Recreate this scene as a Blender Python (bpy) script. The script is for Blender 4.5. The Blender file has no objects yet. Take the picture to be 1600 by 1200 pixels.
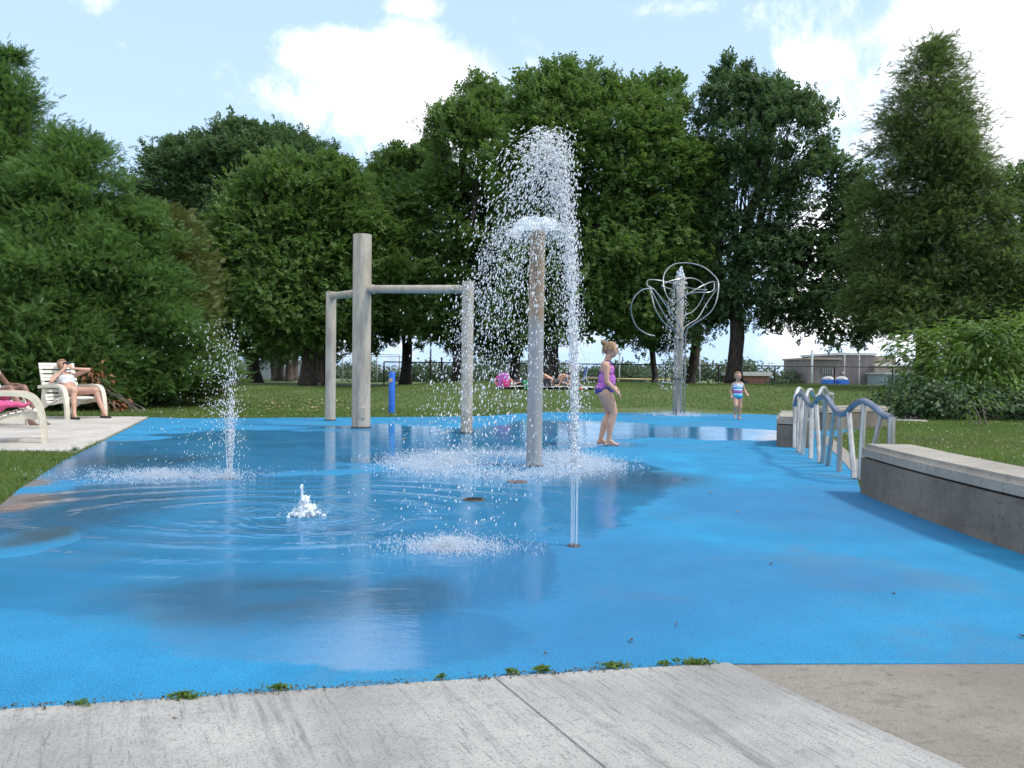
import bpy, bmesh, math, random
import numpy as np
from mathutils import Vector, Matrix, Euler
random.seed(7); rng = np.random.default_rng(7)
PI = math.pi; R = math.radians
S = bpy.context.scene
COL = S.collection

# ------------------------------------------------------------------ camera
F = 1200.0; CX, CY = 800.0, 600.0
PITCH = math.atan(16 / F); ROLL = R(0.6)
EYE = Vector((0, 0, 1.0))
CM = Matrix.Rotation(PI / 2 - PITCH, 3, 'X') @ Matrix.Rotation(ROLL, 3, 'Z')
cam_d = bpy.data.cameras.new('camera'); cam = bpy.data.objects.new('camera', cam_d); COL.objects.link(cam)
cam.matrix_world = Matrix.Translation(EYE) @ CM.to_4x4()
cam_d.sensor_width = 36; cam_d.lens = 36 * F / 1600; cam_d.clip_start = 0.05; cam_d.clip_end = 3000
S.camera = cam

# ------------------------------------------------------------------ node helper
class G:
    def __init__(s, nt): s.nt = nt
    def n(s, t, **k):
        nd = s.nt.nodes.new(t)
        for a, b in k.items(): setattr(nd, a, b)
        return nd
    def put(s, sock, v):
        if v is None: return
        if isinstance(v, bpy.types.NodeSocket): s.nt.links.new(v, sock)
        else:
            if isinstance(v, (tuple, list)) and sock.type == 'RGBA' and len(v) == 3: v = (*v, 1)
            sock.default_value = v
    def m(s, op, a, b=None, c=None, clamp=False):
        nd = s.n('ShaderNodeMath', operation=op, use_clamp=clamp)
        s.put(nd.inputs[0], a); s.put(nd.inputs[1], b)
        if c is not None: s.put(nd.inputs[2], c)
        return nd.outputs[0]
    def mix(s, f, a, b):
        nd = s.n('ShaderNodeMix', data_type='RGBA'); s.put(nd.inputs[0], f); s.put(nd.inputs[6], a); s.put(nd.inputs[7], b)
        return nd.outputs[2]
    def ramp(s, v, lo, hi, a=0.0, b=1.0, smooth=True):
        nd = s.n('ShaderNodeMapRange', interpolation_type='SMOOTHSTEP' if smooth else 'LINEAR')
        s.put(nd.inputs[0], v); s.put(nd.inputs[1], lo); s.put(nd.inputs[2], hi); s.put(nd.inputs[3], a); s.put(nd.inputs[4], b)
        return nd.outputs[0]
    def noise(s, co, scale, detail=3, rough=.5, dist=0.0):
        nd = s.n('ShaderNodeTexNoise'); s.put(nd.inputs['Vector'], co); s.put(nd.inputs['Scale'], scale)
        s.put(nd.inputs['Detail'], detail); s.put(nd.inputs['Roughness'], rough); s.put(nd.inputs['Distortion'], dist)
        return nd.outputs[0]
    def bump(s, h, strength, dist, nrm=None):
        nd = s.n('ShaderNodeBump'); s.put(nd.inputs['Height'], h); s.put(nd.inputs['Strength'], strength)
        s.put(nd.inputs['Distance'], dist)
        if nrm is not None: s.put(nd.inputs['Normal'], nrm)
        return nd.outputs[0]
    def xyz(s, v):
        nd = s.n('ShaderNodeSeparateXYZ'); s.put(nd.inputs[0], v); return nd.outputs
    def comb(s, x, y, z):
        nd = s.n('ShaderNodeCombineXYZ'); s.put(nd.inputs[0], x); s.put(nd.inputs[1], y); s.put(nd.inputs[2], z); return nd.outputs[0]
    def vscale(s, v, sc):
        nd = s.n('ShaderNodeVectorMath', operation='MULTIPLY'); s.put(nd.inputs[0], v); s.put(nd.inputs[1], sc); return nd.outputs[0]

# ------------------------------------------------------------------ sky and sun
SUN_EL, SUN_AZ = R(52), R(104)          # azimuth from +Y towards +X
w = bpy.data.worlds.new('World'); S.world = w; w.use_nodes = True
g = G(w.node_tree); w.node_tree.nodes.clear()
sky = g.n('ShaderNodeTexSky', sky_type='NISHITA', sun_disc=False, sun_elevation=SUN_EL, sun_rotation=SUN_AZ)
sky.air_density = 1.0; sky.dust_density = 1.6; sky.ozone_density = 1.0
tc = g.n('ShaderNodeTexCoord').outputs['Generated']
X, Y, Z = g.xyz(tc)
az = g.m('ARCTAN2', X, Y); el = g.m('ARCSINE', Z)
fb = g.m('ADD', g.m('MULTIPLY', g.noise(tc, 6.0, 8, .62, .5), .75), g.m('MULTIPLY', g.noise(tc, 23.0, 6, .62, .2), .25))
fb2 = g.noise(tc, 2.6, 3, .5)
fld = None
def dirpix(u, v): return math.atan((u - 800) / F), math.atan((584 - v) / F)
for (u, v, ru, rv, k) in [(625, 150, 185, 80, 1.0), (525, 110, 95, 46, 1.0), (690, 215, 140, 70, 1.0), (640, 16, 60, 16, .36), (170, 35, 120, 34, .45),
                        (1040, 25, 90, 20, .38), (1640, 180, 300, 260, 1.0), (1390, 100, 90, 45, .7), (60, 60, 110, 40, .6), (1480, 430, 420, 160, .8), (250, 500, 900, 60, .45)]:
    a0, e0 = dirpix(u, v)
    da = g.m('DIVIDE', g.m('SUBTRACT', az, a0), ru / F); de = g.m('DIVIDE', g.m('SUBTRACT', el, e0), rv / F)
    r2 = g.m('SQRT', g.m('ADD', g.m('MULTIPLY', da, da), g.m('MULTIPLY', de, de)))
    f = g.m('MULTIPLY', g.m('SUBTRACT', 1.25, r2), k)
    fld = f if fld is None else g.m('MAXIMUM', fld, f)
# clouds over the rest of the sky (outside the camera's window of azimuths)
pl = g.vscale(tc, (1.0, 1.0, 1.0)); gen = g.noise(pl, 2.2, 6, .55, .2)
away = g.m('MAXIMUM', g.ramp(g.m('ABSOLUTE', az), .66, .95), g.ramp(el, .5, .72))
fld = g.m('MAXIMUM', fld, g.m('MULTIPLY', away, g.m('MULTIPLY', g.m('SUBTRACT', gen, .34), 2.4)))
dens = g.ramp(g.m('ADD', fld, g.m('MULTIPLY', g.m('SUBTRACT', fb, .5), 2.9)), .12, .80)
shade = g.ramp(fb2, .35, .62)
ccol = g.mix(shade, (8.9, 9.1, 9.9), (18, 18, 18.4))
hz = g.ramp(el, .0, .6, .94, .74)
base = g.mix(hz, sky.outputs[0], (6.2, 8.6, 12.0))
fin = g.mix(dens, base, ccol)
bg = g.n('ShaderNodeBackground'); g.put(bg.inputs[0], fin); bg.inputs[1].default_value = .1
g.nt.links.new(bg.outputs[0], g.n('ShaderNodeOutputWorld').inputs[0])
sd = bpy.data.lights.new('sun', 'SUN'); sd.energy = 2.9; sd.angle = R(8); sd.color = (1, .95, .87)
so = bpy.data.objects.new('sun', sd); COL.objects.link(so)
sdir = Vector((math.sin(SUN_AZ) * math.cos(SUN_EL), math.cos(SUN_AZ) * math.cos(SUN_EL), math.sin(SUN_EL)))
so.rotation_euler = sdir.to_track_quat('Z', 'Y').to_euler(); so.location = (20, -10, 40)
S.view_settings.view_transform = 'Standard'; S.view_settings.look = 'None'; S.view_settings.gamma = 1
S.view_settings.use_curve_mapping = False; S.view_settings.exposure = 0.2
S.cycles.max_bounces = 9; S.cycles.diffuse_bounces = 7; S.cycles.transparent_max_bounces = 24

# ------------------------------------------------------------------ placing helpers
def ray(u, v): return CM @ Vector(((u - CX) / F, -(v - CY) / F, -1))
def at(u, v, z=0.0):
    d = ray(u, v); t = (z - 1.0) / d.z; return Vector((d.x * t, d.y * t, z))
def atd(u, v, dist):
    d = ray(u, v); t = dist / d.y; return Vector((d.x * t, dist, 1 + d.z * t))
def ss(t): t = np.clip(t, 0, 1); return t * t * (3 - 2 * t)
def gz(x, y):
    x = np.asarray(x, float); y = np.asarray(y, float)
    wv = ss((x + 8) / 7); h = .22 + .40 * wv
    z = ss((y - 19.3) / 11.5) * h - ss((y - 37) / 25) * (h + 1.0) * wv
    z = z + ss((y - 20) / 10) * .05 * np.sin(x * .7 + 1) * np.cos(y * .4)
    return z - .012
def gpt(u, d):
    p = atd(u, 590, d); return Vector((p.x, d, float(gz(p.x, d))))

# ------------------------------------------------------------------ materials
MATS = {}
def newmat(name):
    m = bpy.data.materials.new(name); m.use_nodes = True; m.node_tree.nodes.clear(); g = G(m.node_tree)
    out = g.n('ShaderNodeOutputMaterial'); b = g.n('ShaderNodeBsdfPrincipled'); g.nt.links.new(b.outputs[0], out.inputs[0])
    MATS[name] = m; return m, g, b, out
def pm(name, c1, c2=None, scale=6, rough=.6, bump=0, bscale=60, metal=0, detail=5, lo=.35, hi=.65, stretch=(1, 1, 1), spec=.5, c3=None, s3=40, geo=False):
    m, g, b, out = newmat(name)
    co = g.n('ShaderNodeNewGeometry').outputs['Position'] if geo else g.n('ShaderNodeTexCoord').outputs['Object']
    co = g.vscale(co, stretch); c2 = c2 or tuple(x * .75 for x in c1)
    f = g.ramp(g.noise(co, scale, detail, .6), lo, hi); c = g.mix(f, c2, c1)
    if c3: c = g.mix(g.ramp(g.noise(co, s3, 3, .6), .6, .72, 0, .8), c, c3)
    g.put(b.inputs['Base Color'], c); g.put(b.inputs['Roughness'], g.ramp(f, 0, 1, min(1, rough * 1.15), rough * .9)); g.put(b.inputs['Metallic'], metal)
    g.put(b.inputs['Specular IOR Level'], spec)
    if bump: g.put(b.inputs['Normal'], g.bump(g.noise(co, bscale, 4, .6), bump, .01))
    return m
def leafmat(name, c1, c2, trans=.35, rough=.5, patch=.5, inst=True):
    m, g, b, out = newmat(name)
    t = g.n('ShaderNodeAttribute', attribute_name='tint', attribute_type='GEOMETRY').outputs['Fac']
    co = g.n('ShaderNodeTexCoord').outputs['Object']
    if inst:
        ti = g.n('ShaderNodeAttribute', attribute_name='tint', attribute_type='INSTANCER').outputs['Fac']
        t = g.m('ADD', g.m('MULTIPLY', t, .4), g.m('MULTIPLY', ti, .6)); f = t
    else: f = g.m('ADD', g.m('MULTIPLY', t, 1 - patch), g.m('MULTIPLY', g.ramp(g.noise(co, .45, 2), .35, .65), patch))
    c = g.mix(f, c2, c1); g.put(b.inputs['Base Color'], c); g.put(b.inputs['Roughness'], rough); g.put(b.inputs['Specular IOR Level'], .35)
    tr = g.n('ShaderNodeBsdfTranslucent'); g.put(tr.inputs[0], g.mix(.35, c, (c1[0] * 1.5, c1[1] * 1.5, c1[2] * .6)))
    mx = g.n('ShaderNodeMixShader'); mx.inputs[0].default_value = trans
    g.nt.links.new(b.outputs[0], mx.inputs[1]); g.nt.links.new(tr.outputs[0], mx.inputs[2]); g.nt.links.new(mx.outputs[0], out.inputs[0])
    return m

STEEL = pm('galvanised_steel', (.46, .41, .335), (.30, .265, .215), 3, .55, .2, 25, .12, stretch=(2, 2, .5), c3=(.30, .25, .20), s3=6)
STEEL_BROWN = pm('rust_stained_steel', (.34, .25, .165), (.20, .15, .105), 3, .5, .2, 25, .2, stretch=(3, 3, .4), c3=(.27, .18, .1), s3=7)
def stain_band():
    m = STEEL_BROWN; g = G(m.node_tree); b = next(n for n in m.node_tree.nodes if n.type == 'BSDF_PRINCIPLED'); src = b.inputs['Base Color'].links[0].from_socket
    co = g.n('ShaderNodeTexCoord').outputs['Object']; z = g.xyz(co)[2]; n_ = g.noise(g.vscale(co, (3, 3, .5)), 4, 5, .6)
    f = g.ramp(g.m('ADD', z, g.m('MULTIPLY', g.m('SUBTRACT', n_, .5), .7)), 1.45, 1.75); grey = g.mix(n_, (.20, .205, .21), (.40, .40, .40))
    g.put(b.inputs['Base Color'], g.mix(f, grey, src))
stain_band()
RAILM = pm('blue_grey_steel_rail', (.22, .26, .33), (.16, .19, .25), 8, .35, .1, 30, .55)  # blue grey base colour of the near rail, darker than the far one
RAILP = pm('brushed_steel_post', (.50, .50, .48), (.33, .32, .31), 5, .4, .2, 40, .7, stretch=(3, 3, .6))
RAILL = pm('pale_steel_rail', (.62, .62, .60), (.45, .45, .44), 5, .35, .2, 40, .6)
WIREM = pm('bent_steel_pipe', (.40, .41, .42), (.28, .29, .30), 6, .3, .1, 30, .85)
DARKM = pm('dark_fence_steel', (.012, .013, .013), (.02, .02, .02), 6, .5)
PALEPOLE = pm('pale_pole_steel', (.42, .45, .47), (.33, .36, .38), 6, .5)
BARK = pm('maple_bark', (.060, .050, .042), (.022, .019, .016), 4, .9, .8, 14, stretch=(3, 3, .7))
BARK2 = pm('pine_bark', (.12, .09, .075), (.05, .04, .034), 4, .9, .8, 14, stretch=(3, 3, .7))
TWIG = pm('grey_twig', (.16, .13, .11), (.09, .075, .06), 9, .8)
CREAM = pm('cream_painted_wood', (.64, .60, .49), (.54, .50, .40), 7, .5, .15, 40)
WHITEW = pm('white_painted_slat', (.78, .76, .70), (.66, .64, .57), 9, .45, .15, 40)
BLUEP = pm('blue_painted_metal', (.01, .14, .62), (.008, .11, .5), 8, .35, .1, 40)
TAN = pm('tan_button', (.55, .38, .24), (.42, .28, .17), 12, .4)
PEELED = pm('dark_iron', (.07, .065, .06), (.03, .03, .028), 25, .6, .4, 60)
SKIN = pm('fair_skin', (.52, .31, .225), (.46, .26, .18), 9, .5, .05, 60)
SKIN_D = pm('brown_skin', (.22, .115, .075), (.17, .085, .055), 9, .45, .05, 60)
HAIR = pm('blonde_hair', (.34, .20, .095), (.17, .095, .045), 25, .45, .6, 60, stretch=(1, 1, .3))
HAIR_D = pm('dark_hair', (.035, .022, .016), (.015, .01, .008), 25, .45, .6, 60)
EYEM = pm('eye_dark', (.02, .015, .012), None, 5, .2)
LIPM = pm('lip', (.42, .16, .14), None, 12, .45)
WHITEC = pm('white_cloth', (.66, .67, .70), (.50, .52, .56), 9, .85, .3, 30)
BLACKC = pm('black_cloth', (.015, .015, .018), (.028, .028, .032), 9, .85, .3, 30)
PINKC = pm('pink_towel', (.78, .05, .27), (.60, .10, .22), 3.5, .95, .6, 60)
ORANGEC = pm('orange_towel', (.80, .25, .04), (.62, .15, .04), 5, .95, .6, 60)
GREENC = pm('green_cloth', (.01, .30, .10), (.008, .2, .07), 8, .9, .3, 40)
BLUEC = pm('blue_canvas', (.09, .17, .50), (.06, .11, .36), 8, .8, .3, 40)
NAVYC = pm('navy_cloth', (.015, .02, .09), None, 8, .8, .3, 40)
PURPLEC = pm('purple_plastic', (.25, .06, .42), (.62, .12, .38), 9, .5)
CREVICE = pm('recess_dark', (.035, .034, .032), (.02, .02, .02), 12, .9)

def concrete(name, c1, c2, c3, streak, bump=.5, ang=0.0):
    m, g, b, out = newmat(name)
    co = g.n('ShaderNodeNewGeometry').outputs['Position']
    if ang:
        vr_ = g.n('ShaderNodeVectorRotate', rotation_type='Z_AXIS'); g.put(vr_.inputs['Vector'], co); vr_.inputs['Angle'].default_value = ang; co = vr_.outputs[0]
    big = g.ramp(g.noise(co, 1.3, 5, .6), .35, .65)
    st = g.noise(g.vscale(co, streak), 9, 6, .7); fine = g.noise(co, 160, 3, .7); spots = g.noise(co, 26, 4, .65)
    c = g.mix(big, c2, c1); c = g.mix(g.ramp(st, .50, .74, 0, .75), c, c3)
    c = g.mix(g.ramp(fine, .52, .66, 0, .7), c, c3); c = g.mix(g.ramp(g.noise(g.vscale(co, streak), 55, 4, .7), .55, .68, 0, .6), c, c3); c = g.mix(g.ramp(spots, .58, .66, 0, .35), c, tuple(x * .55 for x in c2))
    c = g.mix(g.ramp(fine, .25, .40, .35, 0), c, tuple(min(.85, x * 1.5) for x in c1))
    g.put(b.inputs['Base Color'], c); b.inputs['Roughness'].default_value = .88
    h = g.m('ADD', g.m('MULTIPLY', st, 1.0), g.m('MULTIPLY', fine, .6))
    g.put(b.inputs['Normal'], g.bump(h, bump, .006)); return m

# ------------------------------------------------------------------ mesh helpers
def link(name, me, mat=None, parent=None, smooth=False):
    o = bpy.data.objects.new(name, me); COL.objects.link(o)
    if mat is not None and not me.materials:
        for mm in (mat if isinstance(mat, (list, tuple)) else [mat]): me.materials.append(mm)
    if parent: o.parent = parent
    if smooth and len(me.polygons): me.polygons.foreach_set('use_smooth', [True] * len(me.polygons))
    return o
def tag(o, label=None, cat=None, group=None, kind=None):
    if label: o['label'] = label
    if cat: o['category'] = cat
    if group: o['group'] = group
    if kind: o['kind'] = kind
    return o
def empty(name, loc, rz=0, label=None, cat=None, group=None):
    o = bpy.data.objects.new(name, None); COL.objects.link(o); o.location = loc; o.rotation_euler = (0, 0, rz); o.empty_display_size = .2
    return tag(o, label, cat, group)
def npmesh(name, V, Fc, tint=None):
    me = bpy.data.meshes.new(name); V = np.asarray(V, np.float32); Fc = np.asarray(Fc, np.int32); k = Fc.shape[1]
    me.vertices.add(len(V)); me.vertices.foreach_set('co', V.ravel())
    me.loops.add(Fc.size); me.loops.foreach_set('vertex_index', Fc.ravel())
    me.polygons.add(len(Fc)); me.polygons.foreach_set('loop_start', np.arange(len(Fc), dtype=np.int32) * k)
    me.polygons.foreach_set('loop_total', np.full(len(Fc), k, np.int32))
    me.update(calc_edges=True)
    if tint is not None:
        a = me.attributes.new('tint', 'FLOAT', 'FACE'); a.data.foreach_set('value', np.asarray(tint, np.float32))
    return me
class MB:
    """collects shapes into one mesh"""
    def __init__(s): s.v = []; s.f = []
    def add(s, V, Fc):
        n = len(s.v); s.v += [tuple(p) for p in V]; s.f += [tuple(i + n for i in q) for q in Fc]; return s
    def box(s, c, d, rot=None, bev=0):
        bm = bmesh.new(); bmesh.ops.create_cube(bm, size=1)
        for vv in bm.verts: vv.co = Vector((vv.co.x * d[0], vv.co.y * d[1], vv.co.z * d[2]))
        if bev: bmesh.ops.bevel(bm, geom=bm.edges[:], offset=bev, segments=2, affect='EDGES', profile=.6)
        M = (rot.to_matrix() if rot is not None else Matrix.Identity(3))
        bm.verts.index_update()
        s.add([M @ vv.co + Vector(c) for vv in bm.verts], [[x.index for x in f.verts] for f in bm.faces]); bm.free(); return s
    def tube(s, P, r, n=8, cap=True):
        P = [Vector(p) for p in P]; m = len(P); r = r if isinstance(r, (list, tuple, np.ndarray)) else [r] * m
        t0 = (P[1] - P[0]).normalized(); a = Vector((0, 0, 1)) if abs(t0.z) < .9 else Vector((1, 0, 0))
        u = t0.cross(a).normalized(); V = []; Fc = []
        for i in range(m):
            t = (P[min(i + 1, m - 1)] - P[max(i - 1, 0)]).normalized(); u = (u - t * u.dot(t)).normalized(); w_ = t.cross(u)
            for k in range(n):
                an = 2 * PI * k / n; V.append(P[i] + (u * math.cos(an) + w_ * math.sin(an)) * r[i])
        for i in range(m - 1):
            for k in range(n): Fc.append((i * n + k, i * n + (k + 1) % n, (i + 1) * n + (k + 1) % n, (i + 1) * n + k))
        if cap: Fc.append(tuple(range(n - 1, -1, -1))); Fc.append(tuple((m - 1) * n + k for k in range(n)))
        return s.add(V, Fc)
    def lathe(s, prof, n=32, c=(0, 0, 0)):
        V = []; Fc = []
        for r, z in prof:
            for k in range(n): V.append((c[0] + r * math.cos(2 * PI * k / n), c[1] + r * math.sin(2 * PI * k / n), c[2] + z))
        for i in range(len(prof) - 1):
            for k in range(n): Fc.append((i * n + k, i * n + (k + 1) % n, (i + 1) * n + (k + 1) % n, (i + 1) * n + k))
        return s.add(V, Fc)
    def prism(s, poly, z0, z1):
        n = len(poly); V = [(p[0], p[1], z0) for p in poly] + [(p[0], p[1], z1) for p in poly]
        return s.add(V, [tuple(range(n - 1, -1, -1)), tuple(range(n, 2 * n))] + [(i, (i + 1) % n, n + (i + 1) % n, n + i) for i in range(n)])
    def ell(s, c, r, rot=None, n=12):
        V = []; Fc = []; c = Vector(c); M = rot.to_matrix() if rot is not None else Matrix.Identity(3); h = n // 2 + 2
        for i in range(h + 1):
            th = PI * i / h
            for k in range(n): V.append(M @ Vector((r[0] * math.sin(th) * math.cos(2 * PI * k / n), r[1] * math.sin(th) * math.sin(2 * PI * k / n), r[2] * math.cos(th))) + c)
        for i in range(h):
            for k in range(n): Fc.append(((i + 1) * n + k, (i + 1) * n + (k + 1) % n, i * n + (k + 1) % n, i * n + k))
        return s.add(V, Fc)
    def cap(s, a, b, r0, r1, n=12):
        """tapered capsule"""
        a = Vector(a); b = Vector(b); t = (b - a); L = max(t.length, 1e-5); t = t / L; P = []; rr = []
        for k in range(5):
            an = PI / 2 * (1 - k / 4); P.append(a - t * r0 * math.sin(an)); rr.append(max(r0 * math.cos(an), .0008))
        for k in range(5):
            an = PI / 2 * k / 4; P.append(b + t * r1 * math.sin(an)); rr.append(max(r1 * math.cos(an), .0008))
        return s.tube(P, rr, n)
    def mesh(s, name):
        me = bpy.data.meshes.new(name); me.from_pydata(s.v, [], s.f); me.update(); return me
    def build(s, name, mat, parent=None, smooth=False, angle=None):
        me = s.mesh(name); o = link(name, me, mat, parent, smooth)
        if smooth and angle:
            try: me.set_sharp_from_angle(angle=angle)
            except Exception: pass
        return o
def spline(P, k=8):
    P = [np.array(p, float) for p in P]; Q = [2 * P[0] - P[1]] + P + [2 * P[-1] - P[-2]]; out = []
    for i in range(1, len(Q) - 2):
        for j in range(k):
            t = j / k; a, b, c, d = Q[i - 1], Q[i], Q[i + 1], Q[i + 2]
            out.append(.5 * ((2 * b) + (-a + c) * t + (2 * a - 5 * b + 4 * c - d) * t * t + (-a + 3 * b - 3 * c + d) * t ** 3))
    out.append(P[-1]); return [Vector(p) for p in out]
def inpoly(x, y, poly):
    x = np.asarray(x); ins = np.zeros(x.shape, bool); n = len(poly)
    for i in range(n):
        x0, y0 = poly[i][0], poly[i][1]; x1, y1 = poly[(i + 1) % n][0], poly[(i + 1) % n][1]
        if y0 == y1: continue
        c = ((y0 > y) != (y1 > y)) & (x < (x1 - x0) * (y - y0) / (y1 - y0) + x0); ins ^= c
    return ins
def copy_tree(o, parent=None):
    c = o.copy(); COL.objects.link(c); c.parent = parent
    for ch in list(o.children): copy_tree(ch, c)
    return c

# ------------------------------------------------------------------ outlines (world metres)
def L2(p): return (p.x, p.y)
wallB = [at(1346, 770), at(1400, 793), at(1460, 818), at(1530, 843), at(1600, 866)]
FR0 = at(1130, 1037); FRL = at(0, 1110)
dirf = (FRL - FR0).normalized()
leftend = FRL + dirf * 3.2
PAD = [L2(at(u, v)) for u, v in [(235, 652), (300, 653.5), (400, 653), (560, 652), (700, 651), (760, 650), (810, 646), (860, 643), (940, 641), (1060, 641), (1150, 645), (1205, 648), (1300, 654), (1400, 661),
                                 (1330, 672), (1286, 690), (1312, 715), (1340, 748)]]
PAD += [(3.06, 6.7), (2.96, 5.3), (2.95, 4.3), (3.0, 3.4), (3.1, 2.72)]
PAD += [L2(at(1600, 1037)), L2(at(1300, 1037)), L2(FR0), L2(at(900, 1052)), L2(at(600, 1071)), L2(at(300, 1091)), L2(FRL), L2(leftend)]
lp = [(leftend.x - .3, leftend.y + .9), (-4.4, 3.6), (-4.1, 4.6)] + [L2(at(u, v)) for u, v in [(0, 790), (30, 764), (60, 745), (95, 722), (125, 707), (180, 680)]]
PAD += lp

# ------------------------------------------------------------------ ground
def ground_mat():
    m, g, b, out = newmat('soil_and_turf')
    co = g.n('ShaderNodeNewGeometry').outputs['Position']
    n1 = g.noise(co, .9, 5, .6); n2 = g.noise(co, 14, 5, .7); n3 = g.noise(co, 90, 3, .7)
    c = g.mix(g.ramp(n2, .3, .7), (.065, .11, .028), (.10, .14, .04))
    c = g.mix(g.ramp(n1, .5, .72, 0, .5), c, (.20, .20, .085)); c = g.mix(g.ramp(n3, .6, .75, 0, .5), c, (.20, .20, .10))
    # worn strip beside the pad on the left, bare patch on the right lawn
    x, y, z = g.xyz(co)
    def spot(cx, cy, rx, ry, k=.25):
        a = g.m('DIVIDE', g.m('SUBTRACT', x, cx), rx); bb = g.m('DIVIDE', g.m('SUBTRACT', y, cy), ry)
        r = g.m('SQRT', g.m('ADD', g.m('MULTIPLY', a, a), g.m('MULTIPLY', bb, bb)))
        return g.ramp(g.m('ADD', r, g.m('MULTIPLY', g.m('SUBTRACT', n2, .5), 1.2)), 1.15, .6)
    s = spot(7.2, 12.2, 1.8, 1.2)
    c = g.mix(g.m('MULTIPLY', s, .8), c, (.17, .125, .08))
    g.put(b.inputs['Base Color'], c); b.inputs['Roughness'].default_value = .95
    g.put(b.inputs['Normal'], g.bump(g.m('ADD', n2, n3), .8, .03)); return m
xs = np.unique(np.concatenate([np.linspace(-900, -60, 12), np.arange(-60, 60.1, .75), np.linspace(60, 900, 12)]))
ys = np.unique(np.concatenate([np.linspace(-60, 0, 5), np.arange(0, 75, .75), np.linspace(75, 1500, 20)]))
XX, YY = np.meshgrid(xs, ys); ZZ = gz(XX, YY)
V = np.stack([XX.ravel(), YY.ravel(), ZZ.ravel()], 1); nx = len(xs)
ii, jj = np.meshgrid(np.arange(nx - 1), np.arange(len(ys) - 1)); a = (jj * nx + ii).ravel()
tag(link('lawn_ground', npmesh('lawn_ground', V, np.stack([a, a + 1, a + nx + 1, a + nx], 1)), ground_mat(), smooth=True), 'grassy park ground with a low mound', kind='structure')

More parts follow.
